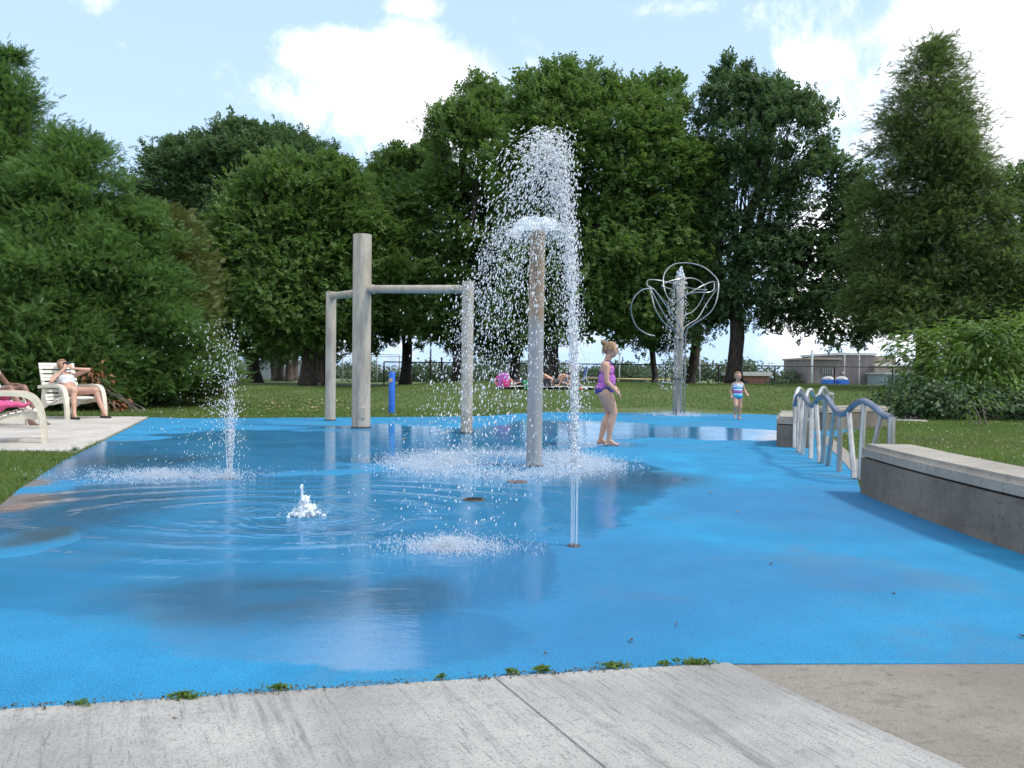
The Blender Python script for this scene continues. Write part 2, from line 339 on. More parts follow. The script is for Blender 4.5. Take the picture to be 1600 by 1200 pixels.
# ------------------------------------------------------------------ splash pad surface
BUB = at(478, 806); DOME = at(836, 728); JET = at(897, 853); TRI = at(359, 748)
def pad_mat():
    m, g, b, out = newmat('blue_rubber_surface')
    co = g.n('ShaderNodeNewGeometry').outputs['Position']; x, y, z = g.xyz(co)
    wob = g.noise(co, .55, 5, .55); wob2 = g.noise(co, 2.4, 5, .6); fine = g.noise(co, 150, 2, .8); mid = g.noise(co, 26, 4, .65)
    wv = g.m('ADD', g.m('MULTIPLY', g.m('SUBTRACT', wob, .5), 1.5), g.m('ADD', g.m('MULTIPLY', g.m('SUBTRACT', wob2, .5), .6), g.m('MULTIPLY', g.m('SUBTRACT', mid, .5), .18)))
    def field(lst, soft):
        F_ = None
        for (u, v, ru, rv) in lst:
            c = at(u, v); rx = ru * c.y / F; ry = abs(at(u, v - rv).y - at(u, v + rv).y) / 2
            a = g.m('DIVIDE', g.m('SUBTRACT', x, c.x), rx); bb = g.m('DIVIDE', g.m('SUBTRACT', y, c.y), ry)
            r = g.m('SUBTRACT', 1, g.m('SQRT', g.m('ADD', g.m('MULTIPLY', a, a), g.m('MULTIPLY', bb, bb))))
            F_ = r if F_ is None else g.m('MAXIMUM', F_, r)
        return g.ramp(g.m('ADD', F_, g.m('MULTIPLY', wv, 1.0)), -soft, soft)
    wet = field([(380, 700, 330, 36), (660, 690, 330, 30), (480, 790, 430, 62), (780, 760, 260, 40), (300, 880, 400, 70), (560, 880, 330, 60),
                 (790, 880, 90, 45), (500, 985, 290, 46), (610, 1000, 170, 42), (940, 740, 120, 34), (1090, 676, 170, 10), (900, 670, 160, 14), (150, 790, 130, 50)], .085)
    damp_and_shade = field([(960, 900, 330, 70), (800, 960, 330, 60), (1180, 790, 150, 30), (1310, 905, 130, 22), (1400, 800, 150, 40)], .45)  # damp patches; the last one paints soft shade along the near wall's foot
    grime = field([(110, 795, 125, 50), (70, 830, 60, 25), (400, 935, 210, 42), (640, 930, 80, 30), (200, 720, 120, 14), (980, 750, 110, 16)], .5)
    dry = field([(20, 850, 75, 26), (60, 1030, 170, 38), (330, 1075, 300, 16), (190, 685, 60, 5), (1050, 710, 150, 12), (1240, 740, 200, 20)], .06)
    wet = g.m('MULTIPLY', wet, g.m('SUBTRACT', 1, dry))
    # colour of the rubber itself: blue with sparse darker and paler crumbs
    c = g.mix(g.ramp(wob2, .3, .7), (.008, .175, .34), (.015, .225, .42))
    c = g.mix(g.ramp(fine, .50, .64, 0, .60), c, (.006, .08, .23)); c = g.mix(g.ramp(fine, .34, .46, .50, 0), c, (.06, .36, .62))
    c = g.mix(g.m('MULTIPLY', g.ramp(mid, .50, .68), .25), c, (.02, .10, .26)); fade = g.noise(co, .8, 6, .65, .4); c = g.mix(g.ramp(fade, .52, .66, 0, .6), c, (.055, .16, .26)); c = g.mix(g.ramp(fade, .30, .44, .6, 0), c, (.014, .28, .48))
    c = g.mix(g.m('MULTIPLY', damp_and_shade, .42), c, (.03, .11, .25))
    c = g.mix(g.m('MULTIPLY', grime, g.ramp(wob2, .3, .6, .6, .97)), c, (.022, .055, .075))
    c = g.mix(g.m('MULTIPLY', wet, .42), c, (.004, .125, .29))
    # thin brown dirt at the left margin
    dirt = field([(-30, 790, 95, 20), (30, 755, 50, 8)], .3); c = g.mix(g.m('MULTIPLY', dirt, .8), c, (.17, .115, .085))
    g.put(b.inputs['Base Color'], c)
    g.put(b.inputs['Roughness'], .80); b.inputs['Specular IOR Level'].default_value = .35
    g.put(b.inputs['Normal'], g.bump(fine, .5, .004))
    # water film as a coat
    g.put(b.inputs['Coat Weight'], g.m('MULTIPLY', wet, g.ramp(fade, .3, .6, 1.0, .72))); g.put(b.inputs['Coat Roughness'], g.ramp(wob2, .35, .7, .02, .09)); b.inputs['Coat IOR'].default_value = 1.33
    def rings(c, lam, reach, off=(0, 0), sx=1.0):
        a = g.m('MULTIPLY', g.m('SUBTRACT', x, c[0] + off[0]), sx); bb = g.m('SUBTRACT', y, c[1] + off[1])
        r = g.m('SQRT', g.m('ADD', g.m('MULTIPLY', a, a), g.m('MULTIPLY', bb, bb))); r2 = g.m('ADD', g.m('ADD', r, g.m('MULTIPLY', wob2, .16)), g.m('MULTIPLY', wob, .5))
        sn = g.m('SINE', g.m('MULTIPLY', r2, 2 * PI / lam))
        return g.m('MULTIPLY', g.m('POWER', g.m('ABSOLUTE', sn), 3.0), g.ramp(r, reach, reach * .25))
    rp = g.m('ADD', g.m('MULTIPLY', g.m('MULTIPLY', rings(BUB, .17, 1.0), g.ramp(wob2, .3, .62, .15, 1)), .8), g.m('MULTIPLY', g.m('MULTIPLY', rings(BUB, .62, 2.4, (-.35, .1), .62), g.ramp(g.m('MULTIPLY', wob, g.ramp(wob2, .2, .7, .7, 1.15)), .36, .52)), 1.6))
    rp = g.m('ADD', rp, g.m('MULTIPLY', rings(TRI, .12, .8), .25)); rp = g.m('ADD', rp, g.m('MULTIPLY', rings(JET, .1, .5), .2))
    rip = g.noise(g.vscale(co, (1, 2.2, 1)), 7, 4, .6); rip2 = g.noise(g.vscale(co, (1, 1.6, 1)), 34, 3, .6)
    h = g.m('ADD', g.m('MULTIPLY', rp, 1.0), g.m('ADD', g.m('MULTIPLY', g.m('MULTIPLY', rip, g.ramp(wob, .40, .62, .15, 1.0)), .30), g.m('MULTIPLY', rip2, .035)))
    cn = g.bump(h, .42, .012); cn = g.bump(fine, g.ramp(wob, .38, .6, .10, .01), .003, cn)
    g.put(b.inputs['Coat Normal'], cn); return m
me = MB().add([(p[0], p[1], 0) for p in PAD], [tuple(range(len(PAD) - 1, -1, -1))]).mesh('splash_pad')
bm = bmesh.new(); bm.from_mesh(me)
bmesh.ops.recalc_face_normals(bm, faces=bm.faces[:])
for f in bm.faces:
    if f.normal.z < 0: f.normal_flip()
ext = bmesh.ops.extrude_face_region(bm, geom=bm.faces[:]); 
for vv in [e for e in ext['geom'] if isinstance(e, bmesh.types.BMVert)]: vv.co.z -= .06
bmesh.ops.recalc_face_normals(bm, faces=bm.faces[:])
bm.to_mesh(me); bm.free()
tag(link('splash_pad_floor', me, pad_mat()), 'blue rubber splash pad surface, partly under a film of water', kind='structure')

# ------------------------------------------------------------------ concrete slabs
SLAB = concrete('pale_brushed_concrete', (.385, .372, .345), (.25, .24, .225), (.115, .11, .103), (1.8, .12, 1), .6, -math.atan2((at(942, 1200) - at(772, 1059)).x, (at(772, 1059) - at(942, 1200)).y))
SLABB = concrete('brown_worn_concrete', (.235, .21, .178), (.175, .155, .13), (.105, .092, .077), (.35, .5, 1), .6)
SLABP = concrete('white_terrace_concrete', (.50, .475, .43), (.40, .375, .335), (.28, .26, .23), (.5, .5, 1), .35)
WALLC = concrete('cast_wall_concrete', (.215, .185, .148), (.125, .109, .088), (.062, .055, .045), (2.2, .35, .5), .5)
def slab(name, pts, z0, z1, mat, parent):
    mb = MB().prism(pts, z0, z1); o = mb.build(name, mat, parent)
    bm = bmesh.new(); bm.from_mesh(o.data); bmesh.ops.recalc_face_normals(bm, faces=bm.faces[:])
    bmesh.ops.bevel(bm, geom=[e for e in bm.edges if abs(e.verts[0].co.z - e.verts[1].co.z) < 1e-5 and e.verts[0].co.z > z1 - 1e-4], offset=.002, segments=2, affect='EDGES'); bm.to_mesh(o.data); bm.free(); return o
walk = empty('front_walk', (0, 0, 0)); tag(walk, 'pale concrete walk in front of the pad', kind='structure')
gap = .0008
# direction of the joints on the ground
J1a, J1b = at(1136, 1037), at(1500, 1200); J2a, J2b = at(772, 1059), at(942, 1200)
def ext_(a, b, t): return a + (b - a) * t
def off(p, dx): return (p[0] + dx, p[1])
edge = lambda t: FR0 + dirf * t            # along the pad's front edge
e1 = L2(J1a); e1b = L2(ext_(J1a, J1b, 3.2)); e2 = L2(J2a); e2b = L2(ext_(J2a, J2b, 3.4))
b0 = .018
e3 = (leftend.x, leftend.y); dj = (J2b - J2a).normalized(); e3b = (e3[0] + dj.x * 2.0 - .25, e3[1] + dj.y * 2.0)
slab('concrete_slab', [(e2[0] + gap, e2[1] - b0), (e1[0] - gap, e1[1] - b0), off(e1b, -gap), off(e2b, gap)], -.08, .012, SLAB, walk)
slab('concrete_slab', [(e3[0] + gap, e3[1] - b0), (e2[0] - gap, e2[1] - b0), off(e2b, -gap), off(e3b, gap)], -.08, .010, SLAB, walk)
brown = empty('side_apron', (0, 0, 0)); tag(brown, 'brown worn concrete apron on the right', kind='structure')
pr = at(1600, 1037)
slab('concrete_slab', [(e1[0] + gap, e1[1] - b0), (pr.x, pr.y - .012), (3.6, 2.70), (3.6, -1.2), off(e1b, gap)], -.08, .004, SLABB, brown)
# dark soil seen in the joints
tag(MB().prism([(-4.8, -2), (3.55, -2), (3.55, 2.5), (1.0, 2.6), (-4.8, 1.6)], -.03, -.006).build('joint_soil', pm('joint_dirt', (.05, .045, .035), (.03, .028, .02), 30, .95, .6, 90, geo=True)), 'dark soil in the slab joints', kind='structure')
# terrace of the lounge chairs
terr = empty('chair_terrace', (0, 0, 0)); tag(terr, 'white concrete terrace under the lounge chairs', kind='structure')
tp = [at(232, 652), at(122, 707), at(60, 705.5), at(0, 705)]
TERR = [L2(tp[0]), L2(tp[1]), L2(tp[3]), (-11.8, 9.3), (-15.5, 15.8)]
TERR = [L2(tp[0]), (tp[1].x - .02, tp[1].y), L2(tp[3]), (-13.5, 10.6), (-16, 15.6)]
slab('concrete_slab', TERR, -.05, .014, SLABP, terr)
# little path pieces by the right walls
tag(MB().prism([L2(at(1360, 656)), L2(at(1352, 648)), L2(at(1440, 650)), L2(at(1450, 660))], -.04, .02).build('side_path', SLABP), 'small pale path behind the hand rails', kind='structure')
grv = [L2(at(1286, 690)), L2(at(1312, 715)), L2(at(1340, 748)), (3.52, 6.7), (3.75, 7.9), L2(at(1318, 700)), L2(at(1296, 680))]
tag(MB().prism(grv, -.04, .006).build('gravel_strip', pm('gravel', (.36, .33, .29), (.16, .145, .125), 60, .95, .9, 70, geo=True)), 'strip of pale gravel along the hand rail', kind='structure')
EXCL = [PAD, TERR, grv, [(-4.8, -2), (3.6, -2), (3.6, 2.7), (1, 2.75), (-4.8, 1.8)], [L2(at(1352, 648)), L2(at(1440, 650)), L2(at(1450, 660)), L2(at(1360, 656))]]

# ------------------------------------------------------------------ seat walls
def seat_wall(label, front, width, side, hgt=.43):
    """front: polyline of the visible face (world xy), width vector to the other side"""
    t = empty('concrete_seat_wall', (front[0][0], front[0][1], 0), 0, label, 'wall', 'concrete seat walls')
    o = Vector((front[0][0], front[0][1], 0)); f2 = [(p[0] - o.x, p[1] - o.y) for p in front]; w_ = side
    def loop(ins, z0, z1, name, mat, bev):
        n = len(f2); A = []; B = []
        for i, p in enumerate(f2):
            a = Vector(f2[max(i - 1, 0)]); b = Vector(f2[min(i + 1, n - 1)]); d = (b - a).normalized(); nn = Vector((-d.y, d.x)) * w_
            A.append(Vector(p) + nn * ins); B.append(Vector(p) + nn * (width - ins))
        d0 = (Vector(f2[1]) - Vector(f2[0])).normalized(); d1 = (Vector(f2[-1]) - Vector(f2[-2])).normalized()
        A[0] += d0 * ins; B[0] += d0 * ins; A[-1] -= d1 * ins; B[-1] -= d1 * ins
        ob = MB().prism([tuple(q) for q in A] + [tuple(q) for q in reversed(B)], z0, z1).build(name, mat, t)
        bm = bmesh.new(); bm.from_mesh(ob.data); bmesh.ops.recalc_face_normals(bm, faces=bm.faces[:])
        if bev: bmesh.ops.bevel(bm, geom=[e for e in bm.edges if e.calc_face_angle(0) > .5 and max(e.verts[0].co.z, e.verts[1].co.z) > z1 - 1e-3], offset=bev, segments=3, affect='EDGES')
        bm.to_mesh(ob.data); bm.free()
        if bev: ob.data.polygons.foreach_set('use_smooth', [True] * len(ob.data.polygons)); ob.data.set_sharp_from_angle(angle=R(40))
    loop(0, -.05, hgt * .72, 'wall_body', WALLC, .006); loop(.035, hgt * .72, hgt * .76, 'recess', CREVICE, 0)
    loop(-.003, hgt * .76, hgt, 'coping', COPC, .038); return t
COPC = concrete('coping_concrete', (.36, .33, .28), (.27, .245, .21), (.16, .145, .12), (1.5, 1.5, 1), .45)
fw = [L2(q) for q in wallB]; fw = [(3.03, 6.65), (2.96, 5.9), (2.93, 5.3), (2.92, 4.7), (2.93, 4.2), (2.97, 3.6), (3.06, 3.0)]
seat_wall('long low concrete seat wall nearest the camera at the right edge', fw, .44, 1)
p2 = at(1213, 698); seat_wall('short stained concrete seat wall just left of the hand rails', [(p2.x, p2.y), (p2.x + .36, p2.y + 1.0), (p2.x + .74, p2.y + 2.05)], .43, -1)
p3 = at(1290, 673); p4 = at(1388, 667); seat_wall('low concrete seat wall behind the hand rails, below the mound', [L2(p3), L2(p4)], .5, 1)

# ------------------------------------------------------------------ hand rails
def handrail(path, posts, label, railmat, postmat, rr):
    base = Vector((path[0][0], path[0][1], 0)); t = empty('wavy_hand_rail', base, 0, label, 'hand rail', 'wavy hand rails')
    P = [Vector(p) - base for p in path]; P = spline(P, 10)
    MB().tube(P, rr, 12).build('top_rail', railmat, t, True, R(50))
    for i, (b, tt, r) in enumerate(posts):
        MB().tube([Vector(b) - base, Vector(tt) - base], r, 10).build('post', postmat, t, True, R(50))
    return t
def z_at(u, v, d): return atd(u, v, d)
# near rail: distances along it, heights follow the photo's wave
nr = [(1393, 652, 7.10), (1380, 648, 7.2), (1366, 636, 7.35), (1350, 627, 7.5), (1335, 632, 7.7), (1322, 645, 7.9), (1312, 646, 8.1), (1302, 636, 8.35), (1291, 621, 8.7), (1281, 621, 9.0), (1272, 632, 9.35), (1264, 632, 9.7), (1257, 621, 10.1), (1250, 616, 10.5), (1245, 622, 10.8), (1242, 634, 10.9)]
path1 = [tuple(atd(*q)) for q in nr]
pb = [((1335, 748), (1326, 642)), ((1344, 750), (1350, 630)), ((1311, 737), (1313, 648)), ((1293, 728), (1305, 640)), ((1285, 724), (1291, 623)), ((1281, 723), (1275, 630)), ((1267, 717), (1268, 634)), ((1254, 710), (1261, 630)), ((1250, 708), (1254, 618)), ((1247, 706), (1249, 618)), ((1241, 700), (1242, 634))]
def near_d(u): 
    k = sorted(nr, key=lambda q: q[0]); return float(np.interp(u, [q[0] for q in k], [q[2] for q in k]))
posts1 = []
for (bu, bv), (tu, tv) in pb:
    b = at(bu, bv); d = near_d(tu); i = min(range(len(nr)), key=lambda k: abs(nr[k][0] - tu)); p = atd(tu, tv, d); p.z = min(p.z, 1.0)
    posts1.append((tuple(b), tuple(p), .027))
e = atd(1393, 652, 7.10); posts1.append(((e.x, e.y, -.02), tuple(e), .033))
q = atd(1377, 648, 7.22); posts1.append(((q.x - .10, q.y + .1, -.02), (q.x, q.y, q.z), .024))
handrail(path1, posts1, 'blue grey wavy hand rail nearest the concrete wall, on slanted steel posts', RAILM, RAILP, .032)
fr = [(1241, 634, 11.9), (1243, 620, 12.0), (1248, 607, 12.2), (1254, 612, 12.5), (1258, 624, 12.7), (1262, 612, 13.0), (1268, 609, 13.2), (1272, 619, 13.5), (1278, 618, 13.8), (1284, 607, 14.2), (1289, 606, 14.5), (1294, 614, 14.8), (1301, 616, 15.0)]
path2 = [tuple(atd(*q)) for q in fr]
posts2 = [((at(1242, 0 + 688).x, 11.9, 0), path2[0], .028)]
for k, dx in ((2, .05), (4, -.08), (5, .1), (8, -.1), (9, .12), (11, -.05), (12, 0)):
    p = path2[k]; posts2.append(((p[0] + dx, p[1] + dx * .5, 0), p, .024))
handrail(path2, posts2, 'pale shiny wavy hand rail seen behind the blue grey one', RAILL, RAILP, .03)

# ------------------------------------------------------------------ water play fixtures
def pole(mb, b, t, r0, r1=None, n=28):
    return mb.tube([b, t], [r0, r1 or r0], n)
A = at(564, 668); hA = 3.62; B = at(516, 657); C = at(729, 677)
frame = empty('post_and_beam_shower', A, 0, 'tall grey steel post with two beams to shorter posts, at the back of the pad', 'water feature')
tilt = Vector((.018, 0, 0))
def loc(p): return Vector(p) - A
def post(h, base, r, mat, par, lean=0.0):
    o = MB().tube([loc(base), loc(base) + Vector((lean, 0, h * .03)), loc(base) + Vector((lean, 0, h))] if False else [loc(base), loc(base) + Vector((lean * h, 0, h))], r, 32).build('post', mat, par, True, R(50)); return o
zA = atd(569, 367, A.y).z; zB = atd(521, 456, B.y).z; zC = atd(734, 440, C.y).z
post(zA, A, .165, STEEL, frame); post(zB, B, .105, STEEL, frame); post(zC, C, .098, STEEL, frame)
MB().tube([loc((A.x, A.y, atd(580, 452, A.y).z)), loc((C.x, C.y, atd(725, 452, C.y).z))], .072, 20).build('beam', STEEL, frame, True, R(50))
MB().tube([loc((A.x, A.y, atd(560, 457, A.y).z)), loc((B.x, B.y, atd(524, 463, B.y).z))], .072, 20).build('beam', STEEL, frame, True, R(50))
MB().tube([loc((A.x + .15, A.y, atd(582, 452, A.y).z)), loc((A.x + .22, A.y - .01, atd(582, 452, A.y).z))], .085, 20).build('beam_collar', STEEL, frame, True, R(50))
for p_, r_ in ((A, .165), (B, .105), (C, .098)):
    MB().lathe([(r_ + .012, -.01), (r_ + .012, .02), (r_, .025)], 28, loc(p_)).build('base_ring', PEELED, frame, True, R(50))
MB().box(loc((A.x + .04, A.y - .155, .27)), (.13, .03, .2), None, .01).build('access_cover', STEEL, frame)
zD = atd(840, 362, DOME.y).z
dome = empty('water_dome_post', DOME, 0, 'brown stained steel post with a dome of water spreading from its top', 'water feature')
MB().tube([(-.012, 0, 0), (0, 0, zD)], .085, 32).build('post', STEEL_BROWN, dome, True, R(50))
MB().lathe([(.085, zD), (.07, zD + .012), (.03, zD + .015), (.03, zD + .05), (0.001, zD + .05)], 24).build('nozzle', STEEL, dome, True, R(50))
MB().lathe([(.1, -.01), (.1, .015), (.085, .02)], 28).build('base_ring', PEELED, dome, True, R(50))

def watermat(name, white, rough=.08, trans=.5, alpha=1.0):
    m, g, b, out = newmat(name); b.inputs['Base Color'].default_value = (*white, 1); b.inputs['Roughness'].default_value = rough
    b.inputs['Transmission Weight'].default_value = trans; b.inputs['IOR'].default_value = 1.33; b.inputs['Alpha'].default_value = alpha
    b.inputs['Specular IOR Level'].default_value = 1.0
    return m
def whitewater(name, col, tr=.5, alpha=1.0):
    m, g, b, out = newmat(name); b.inputs['Base Color'].default_value = (*col, 1); b.inputs['Roughness'].default_value = .25; b.inputs['Specular IOR Level'].default_value = .8
    t = g.n('ShaderNodeBsdfTranslucent'); t.inputs[0].default_value = (*col, 1); mx = g.n('ShaderNodeMixShader'); mx.inputs[0].default_value = tr; b.inputs['Alpha'].default_value = alpha
    g.nt.links.new(b.outputs[0], mx.inputs[1]); g.nt.links.new(t.outputs[0], mx.inputs[2]); g.nt.links.new(mx.outputs[0], out.inputs[0])
    if alpha < 1:
        tp = g.n('ShaderNodeBsdfTransparent'); m2 = g.n('ShaderNodeMixShader'); m2.inputs[0].default_value = alpha; b.inputs['Alpha'].default_value = 1
        g.nt.links.new(tp.outputs[0], m2.inputs[1]); g.nt.links.new(mx.outputs[0], m2.inputs[2]); g.nt.links.new(m2.outputs[0], out.inputs[0])
    return m
DROP = whitewater('aerated_water_drops', (.93, .94, .96), .45)
STREAM = watermat('clear_water_stream', (.92, .96, 1.0), .04, .75)
SHEET = watermat('thin_water_sheet', (.80, .88, .95), .05, .55, .55)
FROTH = watermat('white_froth', (.80, .88, .95), .25, .35)
MISTM = whitewater('fine_spray', (.84, .90, .97), .5, .62)

OCT = np.array([(1, 0, 0), (-1, 0, 0), (0, 1, 0), (0, -1, 0), (0, 0, 1), (0, 0, -1)], float)
OCF = np.array([(0, 2, 4), (2, 1, 4), (1, 3, 4), (3, 0, 4), (2, 0, 5), (1, 2, 5), (3, 1, 5), (0, 3, 5)])
TETF = np.array([(0, 1, 2), (0, 3, 1), (1, 3, 2), (2, 3, 0)])
def drops(name, P, D, r, stretch, mat, parent, origin):
    """P centres, D unit directions of travel, r radii, stretch factor along D"""
    P = np.asarray(P) - np.array(origin); D = D / (np.linalg.norm(D, axis=1, keepdims=True) + 1e-9); N = len(P)
    a = rng.normal(size=(N, 3)); U = np.cross(D, a); U /= np.linalg.norm(U, axis=1, keepdims=True) + 1e-9; W = np.cross(D, U)
    r = r[:, None]; st = stretch[:, None]
    if name == 'splash':
        V = np.stack([P + U * r, P - U * r * .5 + W * r * .87, P - U * r * .5 - W * r * .87, P + D * r * st * 1.3], 1).reshape(-1, 3)
        o = link(name, npmesh(name, V, (TETF[None] + (np.arange(N) * 4)[:, None, None]).reshape(-1, 3)), mat, parent, True); o['kind'] = 'stuff'; return o
    V = np.stack([P + U * r, P - U * r, P + W * r, P - W * r, P + D * r * st, P - D * r * st], 1).reshape(-1, 3)
    Fc = (OCF[None] + (np.arange(N) * 6)[:, None, None]).reshape(-1, 3)
    o = link(name, npmesh(name, V, Fc), mat, parent, True); o['kind'] = 'stuff'; return o
def splash_zone(cx, cy, rx, ry, n, hmax, rmin=.0012, rmax=.0035, ring=0.0):
    an = rng.uniform(0, 2 * PI, n)
    if ring: q = ring + rng.normal(0, .16, n)
    else: q = np.abs(rng.normal(0, .55, n))
    # clustered little crowns
    k = n // 9; cxk = rng.integers(0, n, k); idx = rng.integers(0, k, n)
    x = cx + rx * q * np.cos(an); y = cy + ry * q * np.sin(an); jx = x[cxk][idx] + rng.normal(0, .018, n); jy = y[cxk][idx] + rng.normal(0, .018, n)
    sel = rng.random(n) < .6; x = np.where(sel, jx, x); y = np.where(sel, jy, y)
    z = np.abs(rng.exponential(hmax * .33, n)).clip(0, hmax) + .002
    P = np.stack([x, y, z], 1); D = rng.normal(0, .35, (n, 3)); D[:, 2] = 1
    return P, D, rng.uniform(rmin, rmax, n), rng.uniform(1.5, 4.5, n)
def cat(*L): return [np.concatenate([l[i] for l in L]) for i in range(4)]

# --- single tall jet (nearest) ---
tj = empty('tall_water_jet', JET, 0, 'tallest water jet, shooting from the small floor nozzle nearest the camera', 'water jet')
MB().lathe([(.001, .006), (.034, .006), (.040, .004), (.044, -.005)], 24).build('nozzle', PEELED, tj, True)
for k in range(5):
    a = k / 5 * 2 * PI + .3; rr = .018
    P = []; rad = []
    for i in range(46):
        s = i / 45; z = .0 + 1.25 * s; P.append((rr * math.cos(a) * (1 + .25 * s) - .02 * s * s + random.gauss(0, .0012) * (s * 2), rr * math.sin(a) * (1 + .2 * s) + random.gauss(0, .001), z))
        rad.append(max(.0012, (.0038 * (1 - .45 * s)) * (1 + .4 * math.sin(i * 2.1 + k) * s + random.gauss(0, .25) * s)))
    MB().tube(P, rad, 6).build('stream', STREAM, tj, True)
n = 9000; v0 = np.sqrt(2 * 9.81 * 2.42) * (1 - np.abs(rng.normal(0, .045, n))); T = 2 * v0 / 9.81; t = T * rng.beta(1.15, 1.0, n)
wind = -rng.gamma(11, .07, n); vx = rng.normal(0, .07, n); vy = rng.normal(0, .085, n)
grow = ss(t / T * 2.2)
x = JET.x + rng.normal(0, .013, n) + vx * t * (.35 + .65 * grow) + .5 * wind * t * t; y = JET.y + rng.normal(0, .013, n) + vy * t + rng.normal(0, .02, n) * t
z = v0 * t - .5 * 9.81 * t * t; vz = v0 - 9.81 * t
keep = (z > .02) & ((z > .42) | (vz < 0)) & ((vz > 0) | (rng.random(n) < np.clip(.25 + z / 2.6, 0, 1)))
P = np.stack([x, y, z], 1)[keep]; D = np.stack([vx + wind * t, vy, vz], 1)[keep]
s_ = splash_zone(JET.x - .72, JET.y - .12, .36, .20, 6500, .06)
ar = rng.uniform(.0015, .0050, n)[keep] * np.where(rng.random(keep.sum()) < .12, 1.35, 1)
drops('falling_drops', P, D, ar, rng.uniform(1.2, 3.6, len(P)), DROP, tj, JET)
drops('splash', *s_, MISTM, tj, JET)

# --- dome fountain water ---
prof = []
for i in range(15):
    s = i / 14; rr = .03 + .30 * s; prof.append((rr, zD + .05 + .09 * math.sin(PI * min(1, s * .95)) * (1 - .35 * s) + .03 * (1 - s) - .10 * s ** 3))
bell = MB().lathe(prof, 48)
bell.v = [(p[0] * (1 + .05 * math.sin(7 * math.atan2(p[1], p[0]))) , p[1], p[2] + .012 * math.sin(9 * math.atan2(p[1], p[0]) + 30 * math.hypot(p[0], p[1]))) for p in bell.v]
bell.build('water_sheet', SHEET, dome, True)
n = 7000; an = rng.uniform(0, 2 * PI, n); vr = (rng.normal(.98, .17, n) * np.where(np.cos(an) > 0, 1 - .5 * np.cos(an), 1)).clip(.2, 1.6); z0 = zD + .06; T = math.sqrt(2 * z0 / 9.81); t = T * np.sqrt(rng.random(n) ** 1.3) * 1.0
wind = -rng.gamma(2.4, .27, n)
x = DOME.x + (.30 + vr * t) * np.cos(an) + .5 * wind * t * t + rng.normal(0, .025, n); y = DOME.y + (.30 + vr * t) * np.sin(an) * .95 + rng.normal(0, .03, n); z = z0 - .5 * 9.81 * t * t + rng.normal(0, .03, n)
keep = (z > .01) & (rng.random(n) < np.clip(.35 + z / 2.2, 0, 1)); P = np.stack([x, y, z], 1)[keep]; D = np.stack([vr * np.cos(an), vr * np.sin(an) * .5, -9.8 * t - .3], 1)[keep]
drops('falling_drops', P, D, rng.uniform(.0020, .0056, n)[keep], rng.uniform(1.2, 3.8, keep.sum()), DROP, dome, DOME)
drops('splash', *cat(splash_zone(DOME.x - .38, DOME.y + .05, 1.25, 1.15, 16000, .10, .002, .0052, ring=.85), splash_zone(DOME.x - .95, DOME.y, .5, .55, 5200, .12, .002, .0052), splash_zone(DOME.x + .42, DOME.y + .1, .42, .5, 4600, .12, .002, .0052)), MISTM, dome, DOME)
MB().lathe([(.001, .006), (.10, .006), (.12, .003), (.13, -.005)], 24, at(805, 752) - DOME).build('floor_drain', pm('rusty_iron', (.22, .09, .07), (.10, .05, .04), 30, .7, .4, 60), dome, True) if False else None

# --- triple jet on the left ---
tr = empty('triple_water_jet', TRI, 0, 'cluster of thin water jets on the left side of the pad, blown to the left', 'water jet')
MB().lathe([(.001, .006), (.045, .006), (.055, .003), (.06, -.005)], 24).build('nozzle', PEELED, tr, True)
tips = [(-.035, .60), (.0, .66), (.045, .62), (.02, .5)]
for k, (dx, hh) in enumerate(tips):
    P = []; rad = []
    for i in range(30):
        s = i / 29; P.append((dx * .35 + dx * s + random.gauss(0, .003) * s, (k % 2) * .02 - .01, hh * s)); rad.append(max(.0015, .006 * (1 - .5 * s) * (1 + random.gauss(0, .3) * s)))
    MB().tube(P, rad, 6).build('stream', STREAM, tr, True)
n = 2000; v0 = np.sqrt(2 * 9.81 * rng.choice([1.5, 1.1, .75], n, p=[.35, .25, .4])) * (1 - np.abs(rng.normal(0, .10, n))); T = 2 * v0 / 9.81; t = T * rng.random(n)
wind = -rng.gamma(1.6, .65, n) * (rng.random(n) < .45); vx = np.where(rng.random(n) < .55, rng.normal(.07, .05, n), rng.normal(-.12, .22, n)); vy = rng.normal(0, .13, n)
x = TRI.x + vx * t + .5 * wind * t * t; y = TRI.y + vy * t; z = v0 * t - .5 * 9.81 * t * t
keep = (z > .01) & (z < 1.55) & ((t < T * .5) | (rng.random(n) < .7)); P = np.stack([x, y, z], 1)[keep]; D = np.stack([vx + wind * t, vy, v0 - 9.81 * t], 1)[keep]
drops('falling_drops', P, D, rng.uniform(.0018, .0052, n)[keep], rng.uniform(1.2, 3.6, keep.sum()), DROP, tr, TRI)
drops('splash', *cat(splash_zone(TRI.x - .65, TRI.y + .05, .85, .42, 7000, .07, .0016, .0042), splash_zone(TRI.x - .03, TRI.y, .16, .16, 900, .08, .0015, .004)), MISTM, tr, TRI)

